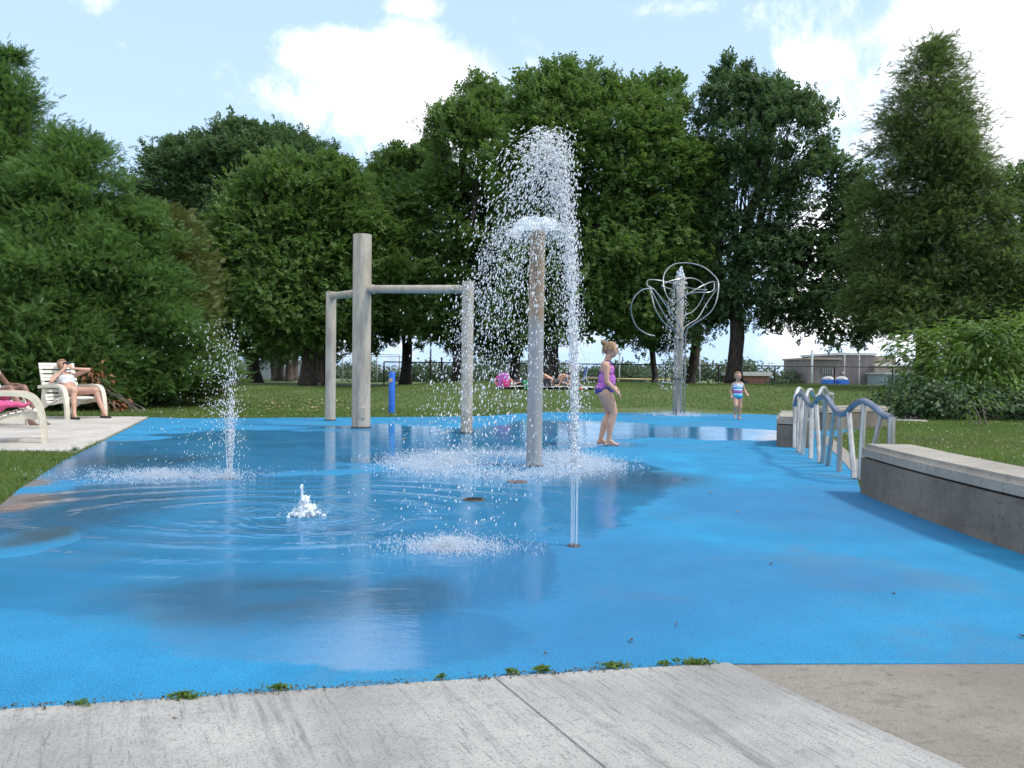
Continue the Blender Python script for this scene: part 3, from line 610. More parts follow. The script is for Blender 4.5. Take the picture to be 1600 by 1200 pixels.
# --- bubbler ---
bb = empty('bubbling_water_jet', BUB, 0, 'low bubbling mound of white water surrounded by ripples', 'water jet')
mb = MB()
for k in range(190):
    a = random.uniform(0, 2 * PI); q = abs(random.gauss(0, .052)); zz = max(.004, .135 * math.exp(-(q / .07) ** 2) * random.uniform(.2, 1.0)); s = random.uniform(.005, .017)
    mb.ell((q * math.cos(a), q * math.sin(a), zz), (s, s, s * random.uniform(.8, 1.5)), Euler((random.random(), random.random(), 0)), 8)
mb.ell((0, 0, .03), (.055, .055, .06), None, 12); mb.tube(spline([(-.03, 0, .08), (-.028, 0, .16), (-.032, .0, .20), (-.026, 0, .222)], 4), [.016, .013, .011, .010, .009, .009, .010, .012, .013, .011, .009, .007, .004], 8)
fro = mb.build('froth', FROTH, bb, True)
rm = fro.modifiers.new('r', 'REMESH'); rm.mode = 'VOXEL'; rm.voxel_size = .0045
n = 900; an = rng.uniform(0, 2 * PI, n); q = np.abs(rng.normal(0, .07, n)); P = np.stack([BUB.x + q * np.cos(an), BUB.y + q * np.sin(an), rng.exponential(.04, n) * np.exp(-q * 4) + .004], 1)
drops('splash', P, rng.normal(size=(n, 3)) + np.array([0, 0, 1.]), rng.uniform(.0015, .0045, n), rng.uniform(1, 2.2, n), DROP, bb, BUB)

# --- pipe sculpture ---
SC = at(1057, 649); sc = empty('pipe_loop_fountain', SC, 0, 'steel post fountain topped by a tangle of big bent pipe loops', 'water feature')
k_ = 263.0
def sp(u, v, y=0.0): return ((u - 412) / k_, y, (1065 - v) / k_)
MB().tube([(0.03, 0, 0), (0.06, 0, 3.48)], .09, 24).build('post', STEEL, sc, True, R(50))
lps = [
 [(385, 1060, -.1), (388, 700, -.12), (386, 560, -.14), (380, 515, -.2), (300, 465, -.45), (235, 380, -.6), (212, 280, -.5), (205, 240, -.4), (200, 200, -.1), (235, 165, .3), (310, 162, .5), (400, 180, .5), (520, 220, .3), (610, 235, .1)],
 [(400, 1060, -.16), (402, 700, -.17), (404, 560, -.18), (396, 520, -.2), (330, 450, -.35), (250, 330, -.5), (205, 240, -.5), (240, 240, -.2), (300, 290, 0), (355, 330, .2), (370, 400, .2)],
 [(432, 1060, -.17), (434, 700, -.18), (436, 540, -.18), (425, 510, -.2), (380, 440, -.35), (300, 350, -.55), (225, 265, -.7), (200, 255, -.75), (140, 265, -.75), (90, 320, -.7), (80, 400, -.6), (120, 490, -.5), (190, 535, -.4), (247, 548, -.35)],
 [(445, 1060, .1), (446, 700, .1), (446, 560, .1), (470, 480, .15), (560, 420, .3), (630, 320, .5), (690, 230, .5), (690, 190, .3), (640, 183, 0), (560, 215, -.3), (480, 260, -.45), (420, 300, -.4), (390, 350, -.2)],
 [(455, 1060, -.1), (458, 700, -.12), (460, 520, -.14), (500, 470, -.25), (590, 400, -.45), (630, 320, -.5), (655, 200, -.3), (635, 130, 0), (580, 75, .2), (490, 50, .3), (400, 60, .3), (340, 110, .2), (318, 170, .1), (320, 240, -.05), (345, 300, -.1), (385, 335, -.1)],
 [(418, 1060, .16), (418, 700, .16), (418, 560, .17), (475, 410, .4), (540, 370, .5), (590, 310, .5), (615, 230, .4), (590, 185, .3), (520, 160, .1), (420, 170, -.1), (330, 195, -.25), (290, 225, -.3), (370, 240, -.1), (390, 260, 0)],
 [(470, 270, -.2), (520, 262, -.3), (590, 262, -.3), (640, 235, -.1), (655, 185, .1)],
]
for L in lps: MB().tube(spline([sp(*q) for q in L], 8), .0165, 8).build('pipe', WIREM, sc, True)
for v in (825, 568): MB().lathe([(.17, -.02), (.195, -.02), (.195, .02), (.17, .02), (.17, -.02)], 24, (0.03, 0, (1065 - v) / k_)).build('clamp_ring', PEELED, sc, True, R(40))
n = 1500; an = rng.uniform(0, 2 * PI, n); t = rng.random(n) * .8; vr = rng.uniform(.1, .5, n); zt = 3.5
P = np.stack([SC.x + .06 + (.06 + vr * t) * np.cos(an) - .35 * t * t, SC.y + (.06 + vr * t) * np.sin(an), zt + .3 * t - 4.9 * t * t], 1); kp = P[:, 2] > .02
D = np.stack([np.cos(an) * vr, np.sin(an) * vr, -9.8 * t - .2], 1)
drops('falling_drops', P[kp], D[kp], rng.uniform(.006, .014, n)[kp], rng.uniform(1, 2.2, kp.sum()), DROP, sc, SC)
mb = MB()
for k in range(40):
    a = random.uniform(0, 2 * PI); q = random.uniform(0, .1); mb.ell((.06 + q * math.cos(a), q * math.sin(a), 3.48 + random.uniform(0, .24) * (1 - q * 5)), (.02, .02, .05), None, 8)
fr_ = mb.build('froth', FROTH, sc, True)
drops('splash', *splash_zone(SC.x, SC.y - .05, .9, .8, 2600, .09, .003, .008), MISTM, sc, SC)

# --- drain cover, activation bollard ---
dc = at(741, 781); dr = empty('floor_drain', dc, 0, 'dark round drain cover set in the blue floor', 'drain')
MB().lathe([(.001, .007), (.085, .007), (.092, .004), (.095, -.005)], 32).build('cover', PEELED, dr, True, R(40))
for k in range(5): MB().box((0, -.05 + k * .025, .0085), (.12, .008, .004)).build('slot', CREVICE, dr)
d2 = at(808, 753); dr2 = empty('floor_drain', d2, 0, 'reddish round drain half hidden under the splash of the dome fountain', 'drain')
MB().lathe([(.001, .006), (.085, .006), (.095, .004), (.10, -.005)], 32).build('cover', pm('rusty_iron', (.14, .085, .08), (.06, .045, .045), 20, .7, .4, 60), dr2, True, R(40))
bo = at(612, 646); bz = float(gz(bo.x, bo.y)); bl = empty('blue_bollard', (bo.x, bo.y, bz), 0, 'bright blue activation bollard with a tan button, at the lawn edge', 'bollard')
hb = atd(612, 581, bo.y).z - bz
MB().lathe([(.078, -.02), (.078, hb - .03), (.07, hb - .008), (.05, hb), (.001, hb + .002)], 28).build('tube', BLUEP, bl, True, R(50))
MB().tube([(-.02, -.07, hb - .21), (-.024, -.1, hb - .21)], [.052, .046], 20).build('push_button', TAN, bl, True, R(40))

# ------------------------------------------------------------------ foliage
def unit(a): return a / (np.linalg.norm(a, axis=1, keepdims=True) + 1e-9)
def leaves(name, P, Nn, size, aspect, tint, mat, parent, Dr=None, droop=0.0, tri=False):
    """one rhombic leaf per point"""
    N = len(P); Nn = unit(Nn); a = rng.normal(size=(N, 3)) if Dr is None else Dr + rng.normal(0, .25, (N, 3)); a[:, 2] -= droop
    U = unit(a - Nn * (a * Nn).sum(1, keepdims=True)); W = np.cross(Nn, U)
    s = size[:, None]; L_ = U * s * .5; Wd = W * s * .5 * aspect
    bend = Nn * s * .10
    if tri:
        V = np.stack([P - L_ + Wd, P - L_ - Wd, P + L_], 1).reshape(-1, 3)
        return link(name, npmesh(name, V, np.arange(N * 3).reshape(-1, 3), tint), mat, parent)
    V = np.stack([P - L_, P + Wd - U * s * .06 + bend, P + L_, P - Wd - U * s * .06 + bend], 1).reshape(-1, 3)
    Fc = np.arange(N * 4).reshape(-1, 4)
    return link(name, npmesh(name, V, Fc, tint), mat, parent)
MAPLE = leafmat('maple_leaves', (.110, .195, .052), (.070, .135, .040), .42)
MAPLE_L = leafmat('bright_maple_leaves', (.145, .240, .062), (.092, .170, .048), .46)
MAPLE_D = leafmat('dark_maple_leaves', (.095, .165, .066), (.062, .118, .050), .42)
CEDAR = leafmat('cedar_sprays', (.135, .240, .068), (.075, .150, .046), .44)
JUNI = leafmat('olive_juniper_leaves', (.17, .19, .055), (.08, .10, .032), .25)
LARCH = leafmat('larch_needles', (.140, .205, .070), (.080, .13, .048), .45)
BUSHM = leafmat('lime_bush_leaves', (.15, .25, .040), (.065, .135, .028), .4, patch=.6, inst=False)
BUSHD = leafmat('deep_green_bush_leaves', (.045, .095, .028), (.02, .05, .018), .25, inst=False)
DEADM = leafmat('dead_brown_sprays', (.30, .12, .05), (.15, .065, .035), .15, inst=False)
GRASSM = leafmat('grass_blades', (.150, .215, .052), (.080, .140, .034), .4, patch=.5, inst=False)
WEEDM = leafmat('weed_leaves', (.12, .20, .035), (.05, .11, .02), .35, inst=False)
FARM = leafmat('distant_leaves', (.10, .15, .085), (.07, .11, .065), .3, inst=False)

def tri_mesh(name, T, mat, tint):
    me = npmesh(name, np.array(T).reshape(-1, 3), np.arange(len(T) * 3).reshape(-1, 3), tint); me.materials.append(mat); return bpy.data.objects.new(name, me)
def leaf_tri(p, d, n, L, W):
    p, d, n = (np.array(q, float) for q in (p, d, n)); d = d / np.linalg.norm(d); w = np.cross(n, d); w /= np.linalg.norm(w) + 1e-9
    return [p + d * L * .35 + w * W * .5, p, p + d * L], [p, p + d * L * .35 - w * W * .5, p + d * L]
def maple_twig(mat, k=19, L=.105, spread=.32):
    T = []
    for i in range(k):
        s_ = i / (k - 1); p = np.array([s_ * spread, 0, 0]) + rng.normal(0, .035, 3); a = (1 if i % 2 else -1) * rng.uniform(.5, 1.3); d = np.array([math.cos(a), math.sin(a), rng.normal(-.15, .3)])
        for t_ in leaf_tri(p, d, np.array([0, 0, 1.]) + rng.normal(0, .45, 3), L * rng.uniform(.7, 1.2), L * .8): T.append(t_)
    return tri_mesh('maple_twig', T, mat, np.repeat(rng.random(k), 2))
def fern_twig(mat, k=9, L=.30, side=.10, w=.022, droop=.25):
    T = []
    for i in range(k):
        s_ = (i + .5) / k; p = np.array([s_ * L, 0, -droop * L * s_ * s_]); sl = side * (1 - s_ * .75) * rng.uniform(.75, 1.2)
        for sg in (-1, 1): a = sg * rng.uniform(.65, .95); T.append([p + np.array([w * .5, 0, 0]), p - np.array([w * .5, 0, 0]), p + np.array([math.cos(a) * sl, math.sin(a) * sl, -droop * sl * rng.uniform(.2, 1.2)])])
    T.append([np.array([0, -.008, 0]), np.array([0, .008, 0]), np.array([L, 0, -droop * L])]); T.append([np.array([L * .8, -.015, -droop * L * .64]), np.array([L * .8, .015, -droop * L * .64]), np.array([L * 1.15, 0, -droop * L * 1.2])])
    return tri_mesh('fern_twig', T, mat, np.repeat(rng.random(k + 1), 2))
GNC = {}
def gn_for(objs):
    key = tuple(o.name for o in objs)
    if key in GNC: return GNC[key]
    ng = bpy.data.node_groups.new('leaf_scatter', 'GeometryNodeTree'); ng.interface.new_socket('Geometry', in_out='INPUT', socket_type='NodeSocketGeometry'); ng.interface.new_socket('Geometry', in_out='OUTPUT', socket_type='NodeSocketGeometry')
    N = ng.nodes.new; gi = N('NodeGroupInput'); go = N('NodeGroupOutput'); jo = N('GeometryNodeGeometryToInstance')
    for o in objs:
        oi = N('GeometryNodeObjectInfo'); oi.inputs['Object'].default_value = o; ng.links.new(oi.outputs['Geometry'], jo.inputs[0])
    ip = N('GeometryNodeInstanceOnPoints'); ng.links.new(gi.outputs[0], ip.inputs['Points']); ng.links.new(jo.outputs[0], ip.inputs['Instance'])
    ip.inputs['Pick Instance'].default_value = False
    ra = N('GeometryNodeInputNamedAttribute'); ra.data_type = 'FLOAT_VECTOR'; ra.inputs[0].default_value = 'rot'; ng.links.new(ra.outputs[0], ip.inputs['Rotation'])
    sa = N('GeometryNodeInputNamedAttribute'); sa.data_type = 'FLOAT'; sa.inputs[0].default_value = 'scl'; ng.links.new(sa.outputs[0], ip.inputs['Scale'])
    ng.links.new(ip.outputs[0], go.inputs[0]); GNC[key] = ng; return ng
def twigs(name, P, U, Nn, scl, tint, obj, parent):
    U = unit(U); Nn = unit(Nn - U * (Nn * U).sum(1, keepdims=True)); W = np.cross(Nn, U)
    rot = np.stack([np.arctan2(W[:, 2], Nn[:, 2]), -np.arcsin(np.clip(U[:, 2], -1, 1)), np.arctan2(U[:, 1], U[:, 0])], 1)
    me = bpy.data.meshes.new(name); me.vertices.add(len(P)); me.vertices.foreach_set('co', np.asarray(P, np.float32).ravel())
    me.attributes.new('rot', 'FLOAT_VECTOR', 'POINT').data.foreach_set('vector', rot.astype(np.float32).ravel()); me.attributes.new('scl', 'FLOAT', 'POINT').data.foreach_set('value', np.asarray(scl, np.float32)); me.attributes.new('tint', 'FLOAT', 'POINT').data.foreach_set('value', np.asarray(tint, np.float32))
    o = link(name, me, obj.data.materials[0], parent); m_ = o.modifiers.new('scatter', 'NODES'); m_.node_group = gn_for([obj]); o['kind'] = 'stuff'; return o
def clumps_for(lobes, dens, crad, per, size, inner=.2):
    """lobes: (c, r) world ellipsoids -> leaf points"""
    Ps = []; Ns = []; Ss = []; CC = []
    for (c, r) in lobes:
        c = np.array(c); r = np.array(r); area = 4 * PI * ((r[0] * r[2]) ** 1.6 / 3 + (r[0] * r[1]) ** 1.6 / 3 + (r[1] * r[2]) ** 1.6 / 3) ** (1 / 1.6)
        nc = max(3, int(area * dens / per)); d = unit(rng.normal(size=(nc, 3)))
        q = np.where(rng.random(nc) < (inner if r[0] > 1.2 else 0), rng.uniform(.3, .8, nc), rng.normal(.93, .12, nc)); cc = c + d * r * q[:, None]
        keep = np.ones(nc, bool)
        for (c2, r2) in lobes:
            if c2 is c: continue
            dd = (((cc - np.array(c2)) / (np.array(r2) * .72)) ** 2).sum(1)
            keep &= (dd > 1) | (rng.random(nc) < .12) | (np.abs(np.array(c2) - c).sum() < 1e-6)
        keep &= (cc[:, 1] < c[1] + .35 * r[1]) | (rng.random(nc) < .45)
        cc = cc[keep]; d = d[keep]; q = q[keep]; nc = len(cc); CC.append(cc)
        m = rng.integers(int(per * .6), int(per * 1.4), nc); idx = np.repeat(np.arange(nc), m); N = len(idx)
        cr = (crad if r[0] > .3 else .3) * rng.uniform(.6, 1.35, nc)
        off_ = rng.normal(size=(N, 3)) * np.array([.62, .62, .40]) * cr[idx][:, None]
        Ps.append(cc[idx] + off_); Ns.append(d[idx] * .55 + unit(off_) * .45 + np.array([0, -.1, .75]) + rng.normal(0, .42, (N, 3)))
        Ss.append(size * rng.uniform(.65, 1.3, N) * np.where(q[idx] < .8, 1.6, 1))
    return np.concatenate(Ps), np.concatenate(Ns), np.concatenate(Ss), np.concatenate(CC)
def crooked(a, b, k=6, amp=.06, sag=0.0):
    a = np.array(a, float); b = np.array(b, float); L_ = np.linalg.norm(b - a); out = []
    o1 = rng.normal(0, amp * L_, 3); o2 = rng.normal(0, amp * L_, 3)
    for i in range(k + 1):
        t = i / k; out.append(a + (b - a) * t + (o1 * math.sin(PI * t) + o2 * math.sin(2 * PI * t) * .5) + np.array([0, 0, sag * math.sin(PI * t)]))
    return out
TW = {}
def tree(u, d, lobes, r0, label, mat, bark=BARK, dens=36, size=.17, crad=.55, per=42, fork=.42, sub=60, group='maple trees behind the lawn', name='maple_tree', lean=0.0, inner=.2):
    b = gpt(u, d); t = empty(name, b, 0, label, 'tree', group); bl_ = np.array(b)
    LB = []
    for (lu, lv, ru, rv) in lobes:
        dy = rng.uniform(-.6, .6) * ru * d / F * .5; c = np.array(atd(lu, lv, d + dy)) - bl_
        LB.append((c, (ru * d / F, max(.7 * ru, .5 * rv) * d / F, rv * d / F)))
    dens = dens * 1.15; per = int(per * .42)
    nL = len(LB)
    for (c, r) in list(LB):
        for k in range(5):
            dv = rng.normal(size=3); dv[2] = abs(dv[2]) * .9; dv[1] = -abs(dv[1]) * .7; dv /= np.linalg.norm(dv); f_ = rng.uniform(.26, .42)
            LB.append((c + dv * np.array(r) * rng.uniform(.8, 1.0), tuple(f_ * np.mean(r) * np.array([1.1, 1, .8]))))
        for k in range(7):
            dv = rng.normal(size=3); dv[2] = abs(dv[2]) * 1.2 + .5; dv[1] *= .6; dv /= np.linalg.norm(dv)
            LB.append((c + dv * np.array(r) * rng.uniform(1.0, 1.10), (.28, .28, rng.uniform(.45, .9))))
    P, Nn, s, CC = clumps_for(LB, dens, crad, per, size, inner)
    # sprigs that stick out so the outline is ragged
    if mat.name not in TW: TW[mat.name] = maple_twig(mat)
    C_ = np.mean([c for c, r in LB], 0); Ud = unit(P - C_) * .7 + rng.normal(0, .55, P.shape) + np.array([0, 0, .35])
    twigs('crown', P, Ud, np.array([0, 0, 1.]) + rng.normal(0, .35, P.shape) + Nn * .2, s / size * (size / .17) ** .8, rng.random(len(P)) * .6 + .4 * rng.random(), TW[mat.name], t)
    top = np.max([c[2] + r[2] * .5 for c, r in LB]); low = np.min([c[2] - r[2] for c, r in LB])
    fz = max(low + .4, fork * top * .6); fz = min(fz, top * .45); P0 = crooked((0, 0, -.15), (lean, 0, fz), 5, .02); 
    TT = crooked(P0[-1], (np.mean([c[0] for c, r in LB]), 0, top * .86), 6, .03)
    MB().tube([P0[0]] + P0[1:] + TT[1:], [r0 * 1.45, r0 * 1.08] + [r0 * .98] * 2 + [r0 * .95, r0 * .92] + [r0 * .8 * (1 - i / 7) ** 1.1 + .02 for i in range(len(TT) - 1)], 10).build('trunk', bark, t, True)
    mb = MB(); forkp = P0[-1]
    for (c, r) in LB[:nL]:
        st = np.array(forkp) + (np.array(TT[2]) - forkp) * rng.uniform(0, 1); mb.tube(crooked(st, c, 6, .05, .04 * r[2]), np.linspace(r0 * .32, r0 * .07, 7), 6, False)
    sel = CC[rng.choice(len(CC), min(sub, len(CC)), replace=False)]
    for q in sel:
        k = np.argmin([np.linalg.norm(q - c) for c, r in LB]); st = LB[k][0] + (forkp - LB[k][0]) * rng.uniform(0, .7)
        mb.tube(crooked(st, q, 4, .07), np.linspace(r0 * .10 + .008, .010, 5), 4, False)
    tag(mb.build('limbs', bark, t, True), kind='stuff')
    return t

tree(399, 54, [(285, 325, 70, 80), (380, 285, 95, 70), (470, 300, 75, 65), (330, 405, 90, 90), (430, 390, 90, 100), (350, 490, 60, 50), (280, 258, 40, 24), (370, 222, 34, 20), (440, 238, 40, 22)], .44, 'large dark maple at the back left, its crown highest above the cedars', MAPLE_D, dens=30, size=.22, crad=.75)
tree(481, 42, [(480, 345, 105, 80), (420, 410, 95, 90), (545, 420, 70, 90), (390, 500, 70, 50), (480, 480, 90, 60), (455, 290, 50, 35), (520, 300, 55, 38)], .42, 'bright green rounded maple left of the tall shower post', MAPLE_L, dens=38)
tree(633, 50, [(610, 330, 45, 70), (665, 310, 45, 60), (600, 430, 60, 90), (660, 440, 55, 80), (580, 500, 50, 50), (615, 270, 25, 24), (672, 262, 22, 20)], .34, 'narrower maple whose doubled trunk stands behind the blue bollard', MAPLE, dens=32, size=.2)
tree(716, 44, [(735, 245, 60, 70), (700, 340, 65, 90), (760, 400, 55, 90), (680, 470, 60, 65), (740, 500, 55, 55), (765, 200, 45, 45), (700, 215, 22, 22), (745, 165, 18, 20)], .38, 'airy maple just right of the right shower post', MAPLE_L, dens=30, inner=.12)
tree(857, 38, [(880, 200, 75, 72), (965, 220, 95, 68), (1010, 290, 80, 90), (900, 290, 90, 100), (835, 290, 55, 100), (1030, 400, 65, 75), (930, 410, 90, 90), (860, 460, 80, 70), (980, 480, 80, 50), (862, 142, 42, 24), (925, 152, 40, 22), (1030, 165, 34, 26), (1080, 290, 30, 60)], .46, 'biggest maple in the middle, behind the tall water jet', MAPLE_L, dens=40, sub=90)
tree(804, 46, [(800, 400, 50, 100), (790, 500, 60, 50), (770, 330, 45, 60)], .36, 'dark maple hidden behind the water dome', MAPLE_D, dens=34, size=.2)
tree(1147, 38, [(1150, 205, 66, 65), (1220, 240, 76, 78), (1160, 310, 90, 90), (1265, 330, 70, 85), (1245, 430, 92, 78), (1120, 400, 50, 70), (1300, 470, 65, 55), (1180, 470, 80, 40), (1090, 480, 50, 45), (1145, 150, 35, 26), (1205, 165, 30, 24), (1360, 500, 50, 40)], .36, 'dark spreading maple with open limbs behind the small running child', MAPLE_D, dens=25, sub=170, inner=.08, crad=.5)
tree(1075, 47, [(1060, 440, 45, 80), (1085, 350, 35, 90), (1050, 510, 45, 40)], .3, 'leaning dark maple right behind the pipe sculpture', MAPLE_D, dens=30, size=.2, lean=.5)
tree(1019, 50, [(1010, 500, 50, 40), (990, 440, 50, 60)], .2, 'thin maple left of the pipe sculpture', MAPLE_D, dens=30, size=.2)
tree(1590, 30, [(1600, 360, 35, 60), (1620, 450, 60, 60), (1585, 310, 16, 24)], .16, 'sparse young tree at the right edge', MAPLE, dens=16, sub=60, inner=.05)
for k, (u, d, rr, h) in enumerate([(367, 50, .24, 0), (413, 78, .35, 0), (428, 66, .22, 0), (436, 62, .38, 0), (452, 60, .30, 0), (460, 66, .36, 0), (501, 54, .36, 0), (509, 47, .22, 0), (340, 70, .28, 0)]):
    if k == 0: lb = ['slim dark trunk furthest left in the row under the maples', 'pale distant trunk between the two thick dark ones', 'thin distant trunk left of a thicker grey one', 'thick grey trunk in the far row under the maples', 'slender dark trunk in the far row, rough barked', 'distant trunk directly right of the rough slender one', 'thick dark trunk just left of the left shower post', 'dark trunk partly hidden by the left shower post', 'trunk far back behind the triple water jet']
    rv_ = rng.uniform(38, 52) ; tree(u, d, [(u - 6, 512, 34, rv_), (u + 12, 455, 30, 40)], rr, lb[k], MAPLE_D, BARK2, dens=22, size=.24, per=34, sub=20, group='trees in the far row', name='pine_tree')

def conifer(u, d, top_v, rad, label, mat, cat_name='cedar_tree', n=260, size=.095, asp=.44, per=88, droop=.15, pw=.72, bark=BARK2, base=0.0, gappy=0.12, group=None, up=.42, clr=.40):
    b = gpt(u, d); H = atd(u, top_v, d).z - b.z; t = empty(cat_name, b, 0, label, 'tree', group)
    MB().tube(crooked((0, 0, -.1), (0, 0, H * .97), 8, .008), np.linspace(.028 * H + .03, .015, 9), 8).build('trunk', bark, t, True)
    mb = MB(); Ps = []; Ns = []; Ds = []
    for i in range(n):
        f = base + (1 - base) * (1 - (1 - rng.random()) ** .75) if True else 0; f = min(.985, f); z0 = f * H
        an = rng.uniform(0, 2 * PI)
        if math.sin(an) > .3 and rng.random() < .6: continue
        L_ = rad * (1 - f) ** pw * rng.uniform(.72, 1.12) * (1 + .18 * math.sin(3 * an + f * 9)) + .12
        dv = np.array([math.cos(an), math.sin(an), 0]); rise = L_ * up
        pts = [np.array([0, 0, z0]) + dv * L_ * s + np.array([0, 0, rise * s - L_ * .22 * s * s]) for s in np.linspace(0, 1, 5)]
        mb.tube(pts, np.linspace(.012 + L_ * .010, .005, 5), 4, False)
        k = max(2, int(L_ * 2.6))
        for j in range(k):
            if rng.random() < gappy: continue
            s = 1 - (rng.random() ** 1.5) * .75; c = pts[0] + (pts[-1] - pts[0]) * s + np.array([0, 0, L_ * .2 * s * (1 - s)])
            m = int(per * rng.uniform(.6, 1.4)); o_ = rng.normal(size=(m, 3)) * np.array([1, 1, .55]) * (clr * (.35 + .3 * min(1, L_)))
            Ps.append(c + o_); Ds.append(np.tile(dv, (m, 1)) + rng.normal(0, .35, (m, 3)) + unit(o_) * .5); Ns.append(np.tile(dv * .3 + np.array([0, 0, .6]), (m, 1)) + rng.normal(0, .5, (m, 3)))
    P = np.concatenate(Ps); Dd = np.concatenate(Ds); Nn = np.concatenate(Ns)
    key = (mat.name, size)
    if key not in TW: TW[key] = fern_twig(mat, L=size * 1.9, side=size * asp * 2.6, w=size * .15, droop=max(0, droop) * .35)
    Uu = unit(Dd) * .9 + np.array([0, 0, .45 - droop * .75]) + rng.normal(0, .38, P.shape); kz = P[:, 2] > .12
    lim = rng.random(len(P)).astype(float)
    twigs('crown', P[kz], Uu[kz], (Nn + np.array([0, 0, .4]))[kz], rng.uniform(.65, 1.3, kz.sum()), lim[kz], TW[key], t)
    tag(mb.build('limbs', TWIG, t, True), kind='stuff'); return t
gc = 'cedars and junipers behind the lounge chairs'
conifer(14, 21.5, 82, 3.0, 'tallest cedar at the left edge of the picture', CEDAR, n=330, group=gc)
conifer(-75, 22.5, 20, 3.0, 'cedar mostly outside the left edge, its tip just showing', CEDAR, n=200, group=gc)
conifer(118, 20.4, 212, 2.6, 'lower pointed cedar right beside the tallest one', CEDAR, n=360, group=gc, pw=.62)
conifer(200, 20.8, 318, 2.0, 'short full cedar between the pointed cedar and the olive juniper', CEDAR, n=260, group=gc, pw=.5)
conifer(60, 19.2, 330, 2.0, 'bushy low cedar directly behind the lounge chairs', CEDAR, n=240, group=gc, pw=.5)
conifer(248, 22.2, 330, 1.55, 'dense olive brown juniper at the right end of the hedge', JUNI, 'juniper_tree', n=420, size=.10, asp=.5, per=40, pw=.38, group=gc, clr=.42, droop=-.2)
conifer(1445, 31, 62, 3.7, 'tall pointed larch with drooping branches at the right', LARCH, 'larch_tree', n=330, size=.115, asp=.42, per=84, droop=.5, pw=.66, base=.17, gappy=.20, up=.16, clr=.62)
conifer(1560, 29, 350, 2.6, 'shorter larch leaning out beside the tall larch', LARCH, 'larch_tree', n=170, size=.115, asp=.42, per=80, droop=.5, pw=.7, gappy=.3, up=.15, clr=.6)

def bush(name, label, lobes, d, mat, dens, size, crad=.28, per=22, asp=.35, droop=.6, cat_='bush', group=None, stems=30, base=None):
    u0 = np.mean([l[0] for l in lobes]); b = base or gpt(u0, d); t = empty(name, b, 0, label, cat_, group); bl_ = np.array(b)
    LB = [(np.array(atd(l[0], l[1], d + (l[4] if len(l) > 4 else 0))) - bl_, (l[2] * d / F, .8 * l[2] * d / F, l[3] * d / F)) for l in lobes]
    P, Nn, s, CC = clumps_for(LB, dens, crad, per, size, .25)
    k = P[:, 2] > .02; P = P[k]; leaves('foliage', P, Nn[k], s[k], asp, rng.random(len(P)), mat, t, np.concatenate([unit(P - np.mean(P, 0))]), droop)
    mb = MB()
    for q in CC[rng.choice(len(CC), min(stems, len(CC)), replace=False)]: mb.tube(crooked((rng.normal(0, .3), rng.normal(0, .2), -.03), q, 5, .06), np.linspace(.014 if 'dead' in name else .025, .004, 6), 5, False)
    tag(mb.build('stems', TWIG, t, True), kind='stuff'); return t
bush('sumac_bush', 'big lime green bush with long drooping leaves at the right edge', [(1510, 560, 75, 55), (1440, 565, 48, 45), (1590, 560, 75, 70), (1460, 600, 60, 40), (1550, 610, 90, 40), (1500, 535, 45, 30), (1570, 530, 45, 28), (1420, 530, 20, 14)], 20.0, BUSHM, 190, .16, stems=12)
bush('shrub', 'low dark green shrub at the foot of the lime green bush', [(1420, 622, 50, 28), (1400, 635, 35, 18), (1480, 628, 60, 24), (1560, 632, 70, 24)], 18.6, BUSHD, 220, .12, asp=.6, cat_='shrub', stems=8)
bush('sapling', 'small pale leafy sapling standing in front of the dark shrub', [(1538, 630, 16, 26), (1530, 650, 14, 14)], 16.5, BUSHM, 90, .11, cat_='sapling', stems=8)
bush('dead_cedar_branch', 'rust brown dead cedar branches beside the occupied white chair', [(143, 588, 11, 12), (149, 600, 7, 6), (132, 581, 5, 6)], 18.0, DEADM, 700, .12, crad=.13, asp=.4, cat_='dead branches', stems=5, base=Vector((at(150, 650).x, 18.0, float(gz(at(150, 650).x, 18.0)))))
bush('dead_cedar_branch', 'fallen brown branches lying on the grass right of the white chair', [(172, 633, 14, 7), (185, 637, 9, 4)], 18.3, DEADM, 420, .09, crad=.10, asp=.4, cat_='dead branches', stems=4)

# distant woods and hedges beyond the fence (one mass)
for (label, d, u0, u1, vt, n_) in [('dark far woods beyond the tennis court fence', 95, 220, 1262, 572, 24000), ('rounded green hedges between the trunks and the court', 66, 560, 1050, 580, 12000)]:
    us = rng.uniform(u0, u1, n_ // 30); Ps = []
    for u in us:
        h = vt + 7 * math.sin(u * .021 + d) + 4 * math.sin(u * .063) + rng.uniform(0, 26); c = np.array(atd(u, h, d + rng.uniform(-3, 3))); Ps.append(c + rng.normal(size=(30, 3)) * np.array([.8, .7, .38]) * d / 95)
    P = np.concatenate(Ps); o = leaves('distant_woods', P, rng.normal(size=P.shape) + np.array([0, -.3, .8]), rng.uniform(.3, .5, len(P)) * d / 95, .8, rng.random(len(P)), FARM, None); tag(o, label, kind='stuff')

